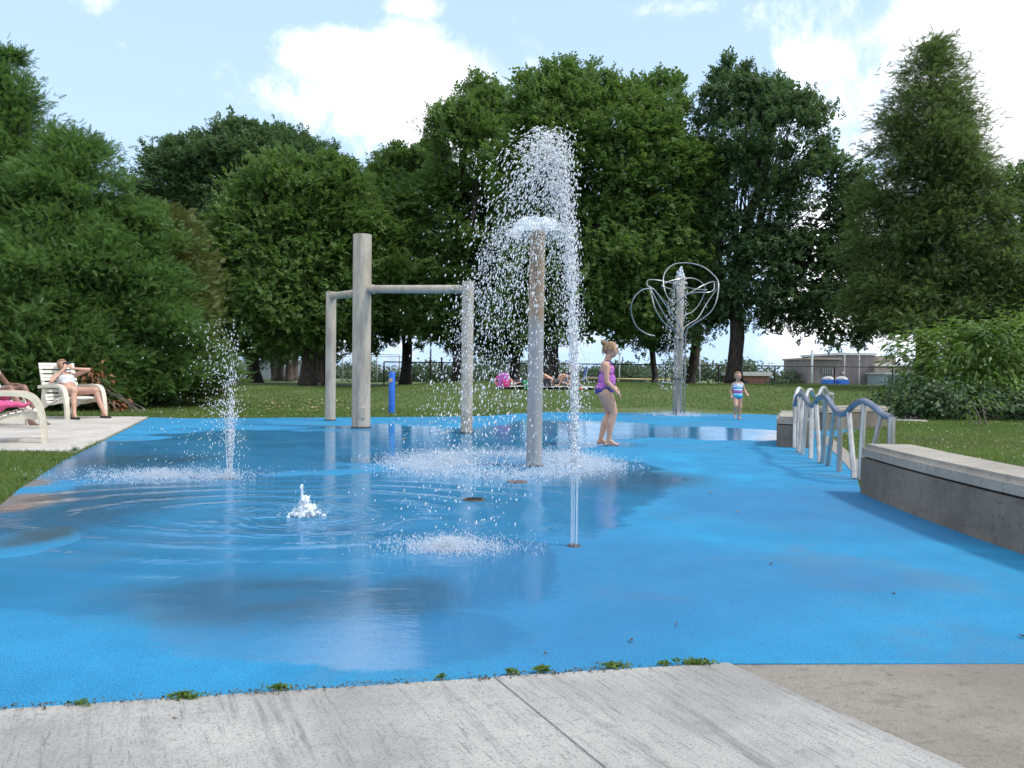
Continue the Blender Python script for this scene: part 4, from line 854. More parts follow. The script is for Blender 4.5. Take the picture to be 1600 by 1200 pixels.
# ------------------------------------------------------------------ grass
def grass(name, n, ufun, hgt, wid, label):
    P = ufun(n); ok = np.ones(len(P), bool)
    for ex in EXCL: ok &= ~inpoly(P[:, 0], P[:, 1], ex)
    P = P[ok]; N = len(P); z = gz(P[:, 0], P[:, 1]); h = hgt * rng.uniform(.5, 1.4, N); wd = wid * rng.uniform(.7, 1.3, N); an = rng.uniform(0, 2 * PI, N)
    dx = np.cos(an) * wd; dy = np.sin(an) * wd; lx = rng.normal(0, .5, N) * h; ly = rng.normal(0, .5, N) * h
    V = np.stack([np.stack([P[:, 0] - dx, P[:, 1] - dy, z], 1), np.stack([P[:, 0] + dx, P[:, 1] + dy, z], 1), np.stack([P[:, 0] + lx, P[:, 1] + ly, z + h], 1)], 1).reshape(-1, 3)
    o = link(name, npmesh(name, V, np.arange(N * 3).reshape(-1, 3), rng.random(N)), GRASSM); tag(o, label, kind='stuff'); return P
def far_f(n):
    d = 16 + 26 * rng.random(n) ** 1.35; u = rng.uniform(-60, 1680, n); return np.stack([(u - 800) / F * d, d], 1)
def right_f(n):
    d = 6.6 + 13 * rng.random(n) ** 1.1; x = 3.1 + rng.random(n) * 11.5; k = x / d < .76; return np.stack([x, d], 1)[k]
def left_f(n): return np.stack([rng.uniform(-8.2, -3.4, n), rng.uniform(4.0, 10.6, n)], 1)
Pg = grass('lawn_grass', 200000, far_f, .05, .012, 'lawn grass on the mound behind the pad')
Pr = grass('lawn_grass', 120000, right_f, .05, .006, 'lawn grass beside the concrete seat walls')
Pl = grass('lawn_grass', 60000, left_f, .05, .005, 'patch of grass left of the pad')
# clover heads and dry bits among the grass
sel = np.concatenate([Pr[rng.choice(len(Pr), 420)], Pg[rng.choice(len(Pg), 1500)]]); zz = gz(sel[:, 0], sel[:, 1])
P = np.stack([sel[:, 0], sel[:, 1], zz + .055], 1); o = leaves('clover_flowers', P, rng.normal(size=P.shape) + np.array([0, 0, 1.5]), rng.uniform(.015, .035, len(P)), .8, rng.random(len(P)), pm('clover_white', (.42, .43, .33), (.32, .30, .17), 9, .8), None)
tag(o, 'pale clover heads and dry bits scattered over the lawn', kind='stuff')
sel = np.array([gpt(u, d) for u, d in [(rng.uniform(405, 560), rng.uniform(19, 24)) for _ in range(170)]]); sel[:, 2] += .05
tag(leaves('fallen_leaves', sel, rng.normal(0, .4, sel.shape) + np.array([0, 0, 1.]), rng.uniform(.05, .11, len(sel)), .7, rng.random(len(sel)), pm('dry_leaf', (.34, .27, .13), (.2, .16, .07), 9, .8), None), 'dry fallen leaves on the lawn under the maples', kind='stuff')

# weeds in the joint in front of the pad
def weed(p, wd, n_, lab, hh=.03, name='weed'):
    t = None; P = np.stack([rng.normal(0, wd * .35, n_).clip(-wd, wd), rng.normal(-.020, .010, n_), np.abs(rng.normal(0, hh * .16, n_)) + .012], 1)
    D = np.stack([rng.normal(0, 1, n_), rng.normal(0, .6, n_), np.abs(rng.normal(.3, .4, n_))], 1)
    o = leaves(name, P, rng.normal(0, .6, (n_, 3)) + np.array([0, -.3, 1.]), rng.uniform(.014, .034, n_), .34, rng.random(n_), WEEDM, None, D); o.location = (p[0], p[1], 0); tag(o, lab, 'weed', 'weeds in the front joint'); return o
for (u, v, wd, n_, lab) in [(1085, 1038, .075, 150, 'largest weed mat in the joint, at the corner of the two concrete slabs'), (958, 1043, .065, 90, 'long flat weed mat just left of the largest one'), (848, 1049, .035, 50, 'small upright weed tuft in the front joint'), (800, 1052, .035, 34, 'thin weed tuft left of the small upright one'), (1035, 1040, .03, 26, 'little weed tuft touching the largest mat'),
                        (690, 1060, .025, 22, 'tiny weed sprig near the middle of the front joint'), (440, 1077, .055, 46, 'low weed sprig left of the middle of the front joint'), (292, 1090, .06, 70, 'dark flat weed mat on the left part of the front joint'), (135, 1102, .04, 20, 'faint weed sprig near the left end of the front joint')]:
    weed(at(u, v), wd, n_, lab)
weed(at(118, 706), .07, 150, 'weed tuft at the corner of the white terrace and the pad', .16)
# long grass hanging over the pad edge by the terrace
for i, (u, v, lab) in enumerate([(90, 720, 'ragged dark weeds at the edge of the left grass patch'), (40, 750, 'dark weeds by the worn dirt at the left edge')]): weed(at(u, v), .09, 170, lab, .06)
N_ = 2600; tt = rng.random(N_) * 5.0 + .02; base_ = np.array(FR0)[None] + np.array(dirf)[None] * tt[:, None]; dens_ = .5 + .5 * np.sin(tt * 5) * np.sin(tt * 13 + 1); kk = rng.random(N_) < .25 + .75 * dens_
Pj = base_ + np.stack([rng.normal(0, .004, N_), rng.normal(-.012, .011, N_), np.abs(rng.normal(0, .002, N_)) + .013], 1); Pj = Pj[kk]
tag(leaves('joint_debris', Pj, rng.normal(0, .5, Pj.shape) + np.array([0, 0, 1.]), rng.uniform(.004, .016, len(Pj)), .5, rng.random(len(Pj)), pm('joint_crumbs', (.10, .10, .05), (.045, .04, .03), 60, .9), None), 'soil crumbs and moss caught in the joint in front of the pad', kind='stuff')
# litter on the pad
def bit(u, v, s, c, lab, cname='leaf'):
    p = at(u, v); a = random.uniform(0, 6); mb = MB(); pts = [(s, 0, .004), (.3 * s, .45 * s, .012), (-.7 * s, .25 * s, .006), (-1.0 * s, 0, .010), (-.6 * s, -.35 * s, .005), (.35 * s, -.4 * s, .011)]
    mb.add([(0, 0, .004)] + pts, [(0, i + 1, (i + 1) % 6 + 1) for i in range(6)]); o = mb.build('fallen_leaf', c, None); o.location = (p.x, p.y, .002); o.rotation_euler = (0, 0, a); tag(o, lab, cname, 'leaves and litter on the pad')
LB_ = pm('brown_leaf', (.14, .07, .04), (.08, .045, .03), 40, .7); LY = pm('yellow_leaf', (.55, .42, .08), (.4, .26, .05), 40, .7)
for q in [(632, 686, .06, LY, 'yellow leaf lying on the wet floor between the shower posts'), (436, 720, .03, LB_, 'small reddish leaf right of the triple jet'), (986, 1003, .016, LB_, 'brown curled leaf on the dry blue floor near the front edge'), (852, 1024, .008, LB_, 'dark speck of litter above the front joint'), (1396, 930, .010, LB_, 'dark speck on the dry floor at the right'),
          (1110, 771, .018, LY, 'pale leaf on the bright blue floor left of the rails'), (1152, 801, .014, LY, 'second pale leaf, nearer than the first, left of the rails'), (1205, 882, .018, LB_, 'thin dark leaf scrap in the middle of the right floor'), (1057, 978, .012, LB_, 'dark chip near the middle of the front floor'), (1598, 997, .018, LB_, 'brown twig scrap at the right edge of the floor'), (280, 1122 - 0, .0, LB_, None), (275, 1127, .018, LB_, 'dead leaf on the pale concrete at the left')]:
    if q[4]: bit(*q)

# ------------------------------------------------------------------ lounge chairs
def lounge(loc_, face, label):
    """face = direction the sitter looks, world angle"""
    t = empty('lounge_chair', loc_, face, label, 'lounge chair', 'white slatted lounge chairs')     # local +x forward
    prof = spline([(.50, 0, .40), (.40, 0, .43), (.22, 0, .40), (.02, 0, .33), (-.14, 0, .30), (-.22, 0, .38), (-.30, 0, .58), (-.40, 0, .84), (-.48, 0, 1.10)], 12)
    s = 0; last = None; Ls = [0]
    for i in range(1, len(prof)): Ls.append(Ls[-1] + (prof[i] - prof[i - 1]).length)
    Wd = .66; sp_ = .083; slat_me = MB().box((0, 0, 0), (.062, Wd + .06, .022), None, .005).mesh('slat'); slat_me.materials.append(WHITEW); k = 0; q = .03
    while q < Ls[-1]:
        i = next(j for j in range(len(Ls)) if Ls[j] >= q); d = (prof[i] - prof[i - 1]).normalized(); p = prof[i]
        o = bpy.data.objects.new('slat', slat_me); COL.objects.link(o); o.parent = t; o.location = p + Vector((0, 0, 0)); o.rotation_euler = (0, -math.atan2(d.z, d.x), 0); q += sp_
    for sd in (-1, 1):
        top = [(p.x, p.z - .014) for p in prof]; low = [(-.54, 1.09), (-.47, .82), (-.40, .58), (-.46, .25), (-.58, 0.0), (-.50, 0.0), (-.38, .16), (-.2, .25), (.0, .27), (.25, .31), (.40, .32), (.49, .30)]
        poly = top + low
        n = len(poly); y0 = sd * (Wd / 2 - .012); V = [(a, y0 - .014, b_) for a, b_ in poly] + [(a, y0 + .014, b_) for a, b_ in poly]
        o = MB().add(V, [tuple(range(n)), tuple(range(2 * n - 1, n - 1, -1))] + [((i + 1) % n, i, n + i, n + (i + 1) % n) for i in range(n)]).build('side_panel', CREAM, t)
        arm = spline([(-.36, 0, .62), (-.15, 0, .645), (.1, 0, .655), (.34, 0, .64), (.47, 0, .56), (.54, 0, .38), (.57, 0, .18), (.58, 0, .0)], 7); V = []; Fc = []; ya = sd * (Wd / 2 + .055)
        for i, p in enumerate(arm):
            d = (arm[min(i + 1, len(arm) - 1)] - arm[max(i - 1, 0)]).normalized(); nn = Vector((-d.z, 0, d.x)); tk = .030; hw = .055 if i < 22 else .04
            hw = .055 - .018 * min(1, i / len(arm)); 
            V += [p + nn * tk + Vector((0, ya - hw, 0)), p + nn * tk + Vector((0, ya + hw, 0)), p - nn * tk + Vector((0, ya + hw, 0)), p - nn * tk + Vector((0, ya - hw, 0))]
        for i in range(len(arm) - 1):
            for k in range(4): Fc.append((i * 4 + k, i * 4 + (k + 1) % 4, (i + 1) * 4 + (k + 1) % 4, (i + 1) * 4 + k))
        m_ = len(arm) - 1; Fc += [(3, 2, 1, 0), (m_ * 4, m_ * 4 + 1, m_ * 4 + 2, m_ * 4 + 3)]
        MB().add(V, Fc).build('armrest', CREAM, t)
    return t
TZ = .014
def rot2(v, a): return Vector((v[0] * math.cos(a) - v[1] * math.sin(a), v[0] * math.sin(a) + v[1] * math.cos(a), 0))
fA = math.atan2(.5, .86); legA = at(69, 692, TZ); oA = legA - rot2((.58, -.385), fA); oA.z = TZ
chA = lounge(oA, fA, 'nearest cream lounge chair at the left edge, with a pink towel on its seat')
fB = R(-22); legB = at(44, 664, TZ); oB = legB - rot2((.58, .385), fB); oB.z = TZ
chB = lounge(oB, fB, 'half hidden lounge chair at the left edge, directly behind the nearest one')
fC = R(-30); legC = at(105, 655.5, TZ); oC = legC - rot2((.58, -.385), fC); oC.z = TZ
chC = lounge(oC, fC, 'white slatted lounge chair with a sunbathing girl, in front of the cedars')

# ------------------------------------------------------------------ people
def solid(name, mb, mat, parent, vox, smooth=6, fac=.5):
    tmp = bpy.data.objects.new('tmp', mb.mesh('tmp')); COL.objects.link(tmp)
    r = tmp.modifiers.new('r', 'REMESH'); r.mode = 'VOXEL'; r.voxel_size = vox; r.adaptivity = 0
    s = tmp.modifiers.new('s', 'SMOOTH'); s.iterations = smooth; s.factor = fac
    dg = bpy.context.evaluated_depsgraph_get(); me = bpy.data.meshes.new_from_object(tmp.evaluated_get(dg)); me.name = name
    bpy.data.objects.remove(tmp); me.materials.clear(); return link(name, me, mat, parent, True)
def clothe(body, name, pred, off_, mat, parent):
    me = body.data; n = len(me.vertices); co = np.empty(n * 3, np.float32); me.vertices.foreach_get('co', co); co = co.reshape(-1, 3)
    no = np.empty(n * 3, np.float32); me.vertices.foreach_get('normal', no); no = no.reshape(-1, 3)
    ok = pred(co); F_ = [tuple(p.vertices) for p in me.polygons if all(ok[i] for i in p.vertices)]
    used = sorted({i for f in F_ for i in f}); mp = {j: i for i, j in enumerate(used)}; out = co + no * off_
    m2 = bpy.data.meshes.new(name); m2.from_pydata([tuple(out[i]) for i in used], [], [tuple(mp[i] for i in f) for f in F_]); m2.update()
    o = link(name, m2, mat, parent, True); sm = o.modifiers.new('t', 'SOLIDIFY'); sm.thickness = .005; sm.offset = -1; return o
def hand(mb, wrist, d, up, s=1.0, curl=.5, side=1):
    """palm plus five bent fingers"""
    w_ = Vector(wrist); d = Vector(d).normalized(); up = Vector(up); up = (up - d * up.dot(d)).normalized(); sd_ = d.cross(up) * side
    pc = w_ + d * .045 * s
    mb.cap(w_, w_ + d * .03 * s, .021 * s, .025 * s, 8)
    for k, L_ in enumerate((.060, .068, .064, .050)):
        off2 = sd_ * (k - 1.5) * .017 * s; a = w_ + d * .02 * s + off2; b_ = w_ + d * .075 * s + off2
        mb.cap(a, b_, .013 * s, .0115 * s, 6); c_ = b_ + (d * math.cos(curl) - up * math.sin(curl)) * L_ * .5 * s; mb.cap(b_, c_, .0095 * s, .0085 * s, 6)
        e_ = c_ + (d * math.cos(curl * 2) - up * math.sin(curl * 2)) * L_ * .45 * s; mb.cap(c_, e_, .0085 * s, .0065 * s, 6)
    th = w_ + d * .02 * s - sd_ * .022 * s; t1 = th + (d * .6 - sd_ * .7 - up * .2).normalized() * .034 * s; t2 = t1 + (d * .95 - sd_ * .25 - up * .3).normalized() * .028 * s
    mb.cap(th, t1, .012 * s, .010 * s, 6); mb.cap(t1, t2, .0095 * s, .0075 * s, 6)
def foot(mb, ank, heel, toe, s=1.0):
    mb.cap(ank, heel, .034 * s, .030 * s, 8); mb.cap(ank, Vector(heel) * .35 + Vector(toe) * .65 + Vector((0, 0, .012 * s)), .034 * s, .026 * s, 8); mb.cap(heel, toe, .026 * s, .020 * s, 8)
    d = (Vector(toe) - Vector(heel)).normalized(); sd_ = d.cross(Vector((0, 0, 1)))
    for k in (-1, 0, 1): mb.cap(Vector(toe) + sd_ * k * .018 * s - d * .03 * s, Vector(toe) + sd_ * k * .020 * s + d * .012 * s, .013 * s, .010 * s, 6)

def head(mb, c, fwd, r, up=(0, 0, 1)):
    c = Vector(c); f = Vector(fwd).normalized(); up = (Vector(up) - f * Vector(up).dot(f)).normalized(); s = f.cross(up)
    M = Matrix((f, s, up)).transposed(); eu = M.to_euler()
    mb.ell(c + up * r * .15 - f * r * .05, (r * .98, r * .80, r * .93), eu, 16); mb.ell(c + f * r * .22 - up * r * .45, (r * .62, r * .58, r * .66), eu, 14)
    mb.ell(c + f * r * .40 - up * r * .86, (r * .28, r * .32, r * .22), eu, 10)
    mb.cap(c + f * r * .88 + up * r * .10, c + f * r * 1.02 - up * r * .22, r * .10, r * .15, 8)
    mb.ell(c + f * r * .80 + up * r * .26, (r * .16, r * .52, r * .12), eu, 10); mb.ell(c + f * r * .78 - up * r * .55, (r * .18, r * .28, r * .12), eu, 10)
    for k in (-1, 1):
        mb.ell(c + s * k * r * .78 - up * r * .12 - f * r * .08, (r * .16, r * .09, r * .25), eu, 8); mb.ell(c + f * r * .6 + s * k * r * .42 - up * r * .22, (r * .26, r * .22, r * .26), eu, 8)
    return f, s, up
def face(par, c, f, s, up, r):
    c = Vector(c)
    for k in (-1, 1):
        e = MB().ell(c + f * r * .87 + s * k * r * .33 + up * r * .08, (r * .09, r * .13, r * .075), Matrix((f, s, up)).transposed().to_euler(), 10).build('eye', EYEM, par, True)
        MB().cap(c + f * r * .95 + s * k * r * .18 + up * r * .27, c + f * r * .86 + s * k * r * .50 + up * r * .28, r * .035, r * .025, 6).build('eyebrow', HAIR, par, True)
    MB().cap(c + f * r * .93 - s * r * .17 - up * r * .50, c + f * r * .93 + s * r * .17 - up * r * .50, r * .05, r * .05, 6).build('mouth', LIPM, par, True)

# ---- the older girl, in profile, looking right
GB = at(946, 696); gsc = (696 - 585.5) / 111.0
girl = empty('person', (GB.x, GB.y, 0), 0, 'girl with a blond bun in a purple and pink swimsuit walking to the right', 'person')
V3 = lambda x, y, z: Vector((x, y, z))
mb = MB()
HC = V3(.062, 0, 1.355); hf, hs, hu = head(mb, HC, (1, -.12, -.06), .103)
mb.cap((.0, 0, 1.16), (.045, 0, 1.30), .050, .047)
mb.cap((-.02, -.085, 1.135), (-.02, .085, 1.135), .058, .058); mb.ell((.005, 0, 1.06), (.105, .135, .12), Euler((0, .12, 0)), 16)
mb.ell((.00, 0, .93), (.112, .125, .14), None, 16); mb.ell((-.02, 0, .80), (.130, .145, .12), None, 16); mb.ell((-.075, -.06, .775), (.075, .07, .085), None, 12); mb.ell((-.075, .06, .775), (.075, .07, .085), None, 12)
mb.ell((.055, 0, .92), (.075, .10, .11), None, 12)
for (y, knee, ank, heel, toe) in ((-.075, (.105, -.075, .455), (.035, -.07, .085), (.0, -.07, .032), (.165, -.075, .022)), (.075, (.055, .075, .445), (-.06, .07, .075), (-.095, .07, .034), (.055, .07, .024))):
    hip = V3(-.02, y, .74); kn = V3(*knee); an_ = V3(*ank)
    mb.cap(hip, hip * .45 + kn * .55 + V3(.012, 0, 0), .098, .076); mb.cap(hip * .45 + kn * .55 + V3(.012, 0, 0), kn, .076, .054); mb.cap(kn, kn * .62 + an_ * .38 + V3(-.018, 0, 0), .052, .053); mb.cap(kn * .62 + an_ * .38 + V3(-.018, 0, 0), an_, .053, .033)
    foot(mb, an_, V3(*heel), V3(*toe), 1.0)
for (sh, elb, wr, cu) in ((V3(-.02, -.142, 1.125), V3(-.012, -.165, .905), V3(.125, -.17, .765), 1), (V3(-.01, .142, 1.125), V3(.02, .17, .91), V3(.13, .13, .83), -1)):
    mb.cap(sh, sh * .5 + elb * .5, .048, .043); mb.cap(sh * .5 + elb * .5, elb, .043, .036); mb.cap(elb, elb * .6 + wr * .4, .037, .034); mb.cap(elb * .6 + wr * .4, wr, .034, .023)
    hand(mb, wr, (wr - elb), (0.3, 0, 1), 1.0, .45, cu)
body = solid('body', mb, SKIN, girl, .0092, 5)
def suit_mat():
    m, g, b, out = newmat('purple_pink_swimsuit'); co = g.n('ShaderNodeTexCoord').outputs['Object']; x, y, z = g.xyz(co)
    n_ = g.noise(g.vscale(co, (1, 1, 1.4)), 16, 3, .6, 1.2); s = g.m('SINE', g.m('ADD', g.m('MULTIPLY', z, 120), g.m('MULTIPLY', n_, 30)))
    c = g.mix(g.ramp(s, -.15, .25), (.10, .03, .30), (.62, .13, .42)); c = g.mix(g.ramp(n_, .56, .62), c, (.30, .10, .50)); c = g.mix(g.ramp(n_, .36, .40, .6, 0), c, (.80, .45, .55))
    g.put(b.inputs['Base Color'], c); b.inputs['Roughness'].default_value = .45; return m
SUIT = suit_mat(); SUITB = pm('royal_blue_lycra', (.018, .02, .24), (.012, .014, .17), 8, .4)
armfree = lambda c: np.abs(c[:, 1]) < .137 
clothe(body, 'swim_top', lambda c: (c[:, 2] < 1.15 - np.clip(-(c[:, 0] - .02) * 1.2, -.02, .13)) & (c[:, 2] > .80) & armfree(c) & (c[:, 0] < .135) & (np.hypot(c[:, 0] + .015, (c[:, 2] - 1.11) * .8) > .062 * (np.abs(c[:, 1]) > .10)), .007, SUIT, girl)
clothe(body, 'swim_bottom', lambda c: (c[:, 2] < .83) & (c[:, 2] > .715 - np.abs(np.abs(c[:, 1])) * 0 + np.clip((c[:, 0] + .06) * -.0 + np.abs(c[:, 1]) * .28, 0, .05)) & (np.abs(c[:, 1]) < .15) & (c[:, 0] < .12), .005, SUITB, girl)
for k in (-1, 1): MB().tube(spline([(.085, k * .06, 1.10), (.06, k * .085, 1.165), (.0, k * .08, 1.20), (-.06, k * .06, 1.13), (-.10, k * .05, 1.02)], 5), .008, 6).build('strap', SUITB, girl, True)
clothe(body, 'hair', lambda c: ((c - np.array(HC)) @ np.array(hf) < .050 - .55 * np.maximum(-((c - np.array(HC)) @ np.array(hu)) - .0, 0)) & (c[:, 2] > 1.335 - .05 * ((c[:, 0] - .0) < 0)) | (((c - np.array(HC)) @ np.array(hu) > .072) & (c[:, 2] > 1.3)), .010, HAIR, girl)
mb = MB(); mb.ell((-.045, 0, 1.455), (.040, .040, .043), None, 12); mb.ell((-.02, .0, 1.425), (.028, .028, .025), None, 10); mb.cap((-.04, 0, 1.40), (-.062, 0, 1.30), .020, .008); mb.cap((-.03, -.03, 1.36), (-.05, -.02, 1.27), .014, .006); mb.cap((-.07, 0, 1.47), (-.085, 0, 1.49), .012, .006)
solid('hair_bun', mb, HAIR, girl, .006, 2)
face(girl, HC, hf, hs, hu, .103)

# ---- the small child running toward the camera
CB = at(1152, 656); child = empty('person', (CB.x, CB.y, 0), 0, 'small child in a blue and pink striped swimsuit running toward the camera', 'person')
mb = MB(); HC2 = V3(-.01, -.03, 1.0); cf, cs, cu_ = head(mb, HC2, (.05, -1, -.05), .095)
mb.cap((0, 0, .84), (-.005, -.02, .93), .042, .040); mb.cap((-.08, 0, .82), (.08, 0, .82), .045, .045); mb.ell((0, 0, .76), (.105, .08, .10), None, 14); mb.ell((0, -.01, .65), (.102, .085, .12), None, 14); mb.ell((0, 0, .55), (.112, .09, .09), None, 14)
mb.cap((-.055, 0, .52), (-.06, -.10, .32), .066, .046); mb.cap((-.06, -.10, .32), (-.05, .02, .13), .042, .027); foot(mb, V3(-.05, .02, .13), V3(-.05, .05, .10), V3(-.055, -.06, .045), .72)
mb.cap((.055, 0, .52), (.05, -.02, .29), .066, .046); mb.cap((.05, -.02, .29), (.045, .03, .06), .042, .027); foot(mb, V3(.045, .03, .06), V3(.045, .055, .025), V3(.05, -.08, .018), .72)
for (sh, elb, wr, k) in ((V3(-.105, 0, .81), V3(-.145, .05, .66), V3(-.15, -.04, .56), 1), (V3(.105, 0, .81), V3(.165, .05, .68), V3(.19, -.06, .61), -1)):
    mb.cap(sh, elb, .036, .029); mb.cap(elb, wr, .029, .020); hand(mb, wr, (wr - elb), (0, -1, .3), .75, .6, k)
cb = solid('body', mb, SKIN, child, .0085, 4)
def stripe_mat():
    m, g, b, out = newmat('striped_swimsuit'); co = g.n('ShaderNodeTexCoord').outputs['Object']; x, y, z = g.xyz(co)
    r = g.n('ShaderNodeValToRGB'); r.color_ramp.interpolation = 'CONSTANT'; el_ = r.color_ramp.elements; cols = [(.0, (.03, .22, .42)), (.16, (.03, .33, .55)), (.28, (.40, .70, .80)), (.37, (.12, .08, .30)), (.42, (.62, .09, .42)), (.50, (.12, .08, .30)), (.55, (.45, .70, .80)), (.63, (.03, .12, .40)), (.70, (.45, .66, .80)), (.84, (.66, .62, .74))]
    while len(el_) < len(cols): el_.new(.5)
    for e_, (p_, c_) in zip(el_, cols): e_.position = p_; e_.color = (*c_, 1)
    g.put(r.inputs[0], g.ramp(z, .47, .85, smooth=False)); g.put(b.inputs['Base Color'], r.outputs[0]); b.inputs['Roughness'].default_value = .5; return m
clothe(cb, 'swimsuit', lambda c: (c[:, 2] < .83) & (c[:, 2] > .47 + np.abs(c[:, 0]) * .45) & (np.abs(c[:, 0]) < .118) & (c[:, 1] < .12), .007, stripe_mat(), child)
for k in (-1, 1): MB().tube(spline([(k * .05, -.075, .80), (k * .055, -.045, .865), (k * .05, .04, .85), (k * .04, .075, .78)], 4), .009, 6).build('strap', WHITEC, child, True)
clothe(cb, 'hair', lambda c: ((c - np.array(HC2)) @ np.array(cf) < .02) & (c[:, 2] > .945) | ((c - np.array(HC2)) @ np.array(cu_) > .062) & (c[:, 2] > .95), .010, HAIR, child)
face(child, HC2, cf, cs, cu_, .095)

# ---- the sunbather in the far chair: local chair frame, x forward, z up
def sitter(chair, label, skin, top, hair_mat):
    t = empty('person', chair.location, chair.rotation_euler.z, label, 'person'); return t
sun_ = sitter(chC, 'girl in a white bikini leaning back in the white chair, hands at her face', SKIN, WHITEC, HAIR)
mb = MB(); HC3 = V3(-.27, 0, 1.07); f3, s3_, u3 = head(mb, HC3, (.93, .05, .12), .108, (-.35, 0, 1))
mb.cap((-.20, 0, .88), (-.25, 0, 1.0), .055, .050); mb.cap((-.18, -.12, .86), (-.18, .12, .86), .068, .068); mb.ell((-.145, 0, .78), (.12, .17, .13), Euler((0, -.35, 0)), 16); mb.ell((-.08, 0, .64), (.13, .16, .13), Euler((0, -.5, 0)), 16); mb.ell((0, 0, .52), (.15, .20, .13), None, 16)
for sd in (-1, 1):
    hip = V3(.03, sd * .09, .52); kn = V3(.50, sd * .20 + .0, .55) if sd < 0 else V3(.50, .24, .56); an_ = V3(.64, kn.y + sd * .08, .12)
    mb.cap(hip, kn, .105, .068); mb.cap(kn, kn * .6 + an_ * .4 + V3(-.02, 0, 0), .056, .056); mb.cap(kn * .6 + an_ * .4 + V3(-.02, 0, 0), an_, .056, .034); foot(mb, an_, an_ + V3(-.035, 0, -.075), an_ + V3(.14, sd * .02, -.092), 1.0)
    sh = V3(-.17, sd * .185, .85); elb = V3(-.02, sd * .36, .74) if sd < 0 else V3(.05, .36, .98); wr = V3(-.06, sd * .07, 1.00)
    mb.cap(sh, elb, .054, .042); mb.cap(elb, wr, .038, .024); hand(mb, wr, V3(-.25, -sd * .35, 1), (.6, 0, .2), 1.0, .5, sd)
b3 = solid('body', mb, SKIN, sun_, .012, 4)
clothe(b3, 'bikini_top', lambda c: (c[:, 2] < .87) & (c[:, 2] > .70) & (np.abs(c[:, 1]) < .175) & (c[:, 0] < .02), .008, WHITEC, sun_)
clothe(b3, 'bikini_bottom', lambda c: (c[:, 2] < .61) & (c[:, 2] > .38) & (np.abs(c[:, 1]) < .21) & (c[:, 0] < .16 - np.abs(c[:, 1]) * .8), .006, WHITEC, sun_)
for k in (-1, 1):
    MB().tube(spline([(-.07, k * .07, .86), (-.12, k * .09, .93), (-.22, k * .08, .92)], 4), .009, 6).build('strap', WHITEC, sun_, True)
    an_ = V3(.64, -.28 if k < 0 else .32, .12); MB().cap(an_ + V3(-.06, 0, -.105), an_ + V3(.16, k * .02, -.108), .038, .040, 10).build('sandal', BLACKC, sun_, True)
clothe(b3, 'hair', lambda c: ((c - np.array(HC3)) @ np.array(f3) < .035) & (c[:, 2] > .99) & (np.abs(c[:, 1]) < .13) | ((c - np.array(HC3)) @ np.array(u3) > .07) & (np.abs(c[:, 1]) < .1), .010, HAIR, sun_)
MB().box((-.095, .0, 1.10), (.012, .15, .075), Euler((0, -.2, 0)), .004).build('phone', BLACKC, None).parent = sun_
face(sun_, HC3, f3, s3_, u3, .108)

# ---- sitter in the middle chair (cut by the picture's left edge)
st_ = sitter(chB, 'brown skinned person in a white top, stretching bare legs from the half hidden chair', SKIN_D, WHITEC, HAIR_D)
st_.location = st_.location + rot2((.26, 0), fB)
mb = MB(); HC4 = V3(-.27, 0, 1.16); f4, s4_, u4 = head(mb, HC4, (.95, -.2, 0), .100, (-.3, 0, 1))
mb.cap((-.20, 0, .98), (-.25, 0, 1.07), .052, .048); mb.cap((-.19, -.12, .93), (-.19, .12, .93), .065, .065); mb.ell((-.15, 0, .82), (.11, .16, .14), Euler((0, -.3, 0)), 16); mb.ell((-.08, 0, .66), (.12, .15, .14), Euler((0, -.4, 0)), 16); mb.ell((0, 0, .52), (.14, .18, .13), None, 16)
for sd in (-1, 1):
    hip = V3(.10, sd * .09, .52); kn = V3(.58, sd * .12, .66); an_ = V3(1.02, sd * .10, .16)
    mb.cap(hip, kn, .095, .062); mb.cap(kn, kn * .6 + an_ * .4 + V3(-.02, 0, -.015), .058, .056); mb.cap(kn * .6 + an_ * .4 + V3(-.02, 0, -.015), an_, .056, .036); foot(mb, an_, an_ + V3(.02, 0, -.09), an_ + V3(.20, 0, -.095), 1.05)
    sh = V3(-.17, sd * .18, .92); elb = V3(-.14, sd * .34, .70); wr = V3(.10, sd * .36, .705)
    mb.cap(sh, elb, .048, .040); mb.cap(elb, wr, .040, .026); hand(mb, wr, (1, 0, 0), (0, 0, 1), 1.0, .25, sd)
b4 = solid('body', mb, SKIN_D, st_, .013, 4)
clothe(b4, 'shirt', lambda c: (c[:, 2] < .985) & (c[:, 2] > .52) & (np.abs(c[:, 1]) < .19) & (c[:, 0] < .06), .010, WHITEC, st_)
clothe(b4, 'shorts', lambda c: (c[:, 2] < .62) & (c[:, 0] < .30) & (np.abs(c[:, 1]) < .22) & (c[:, 2] > .36), .009, PINKC, st_)
clothe(b4, 'hair', lambda c: ((c - np.array(HC4)) @ np.array(f4) < .03) & (c[:, 2] > 1.09) & (np.abs(c[:, 1]) < .12), .012, HAIR_D, st_); face(st_, HC4, f4, s4_, u4, .1)

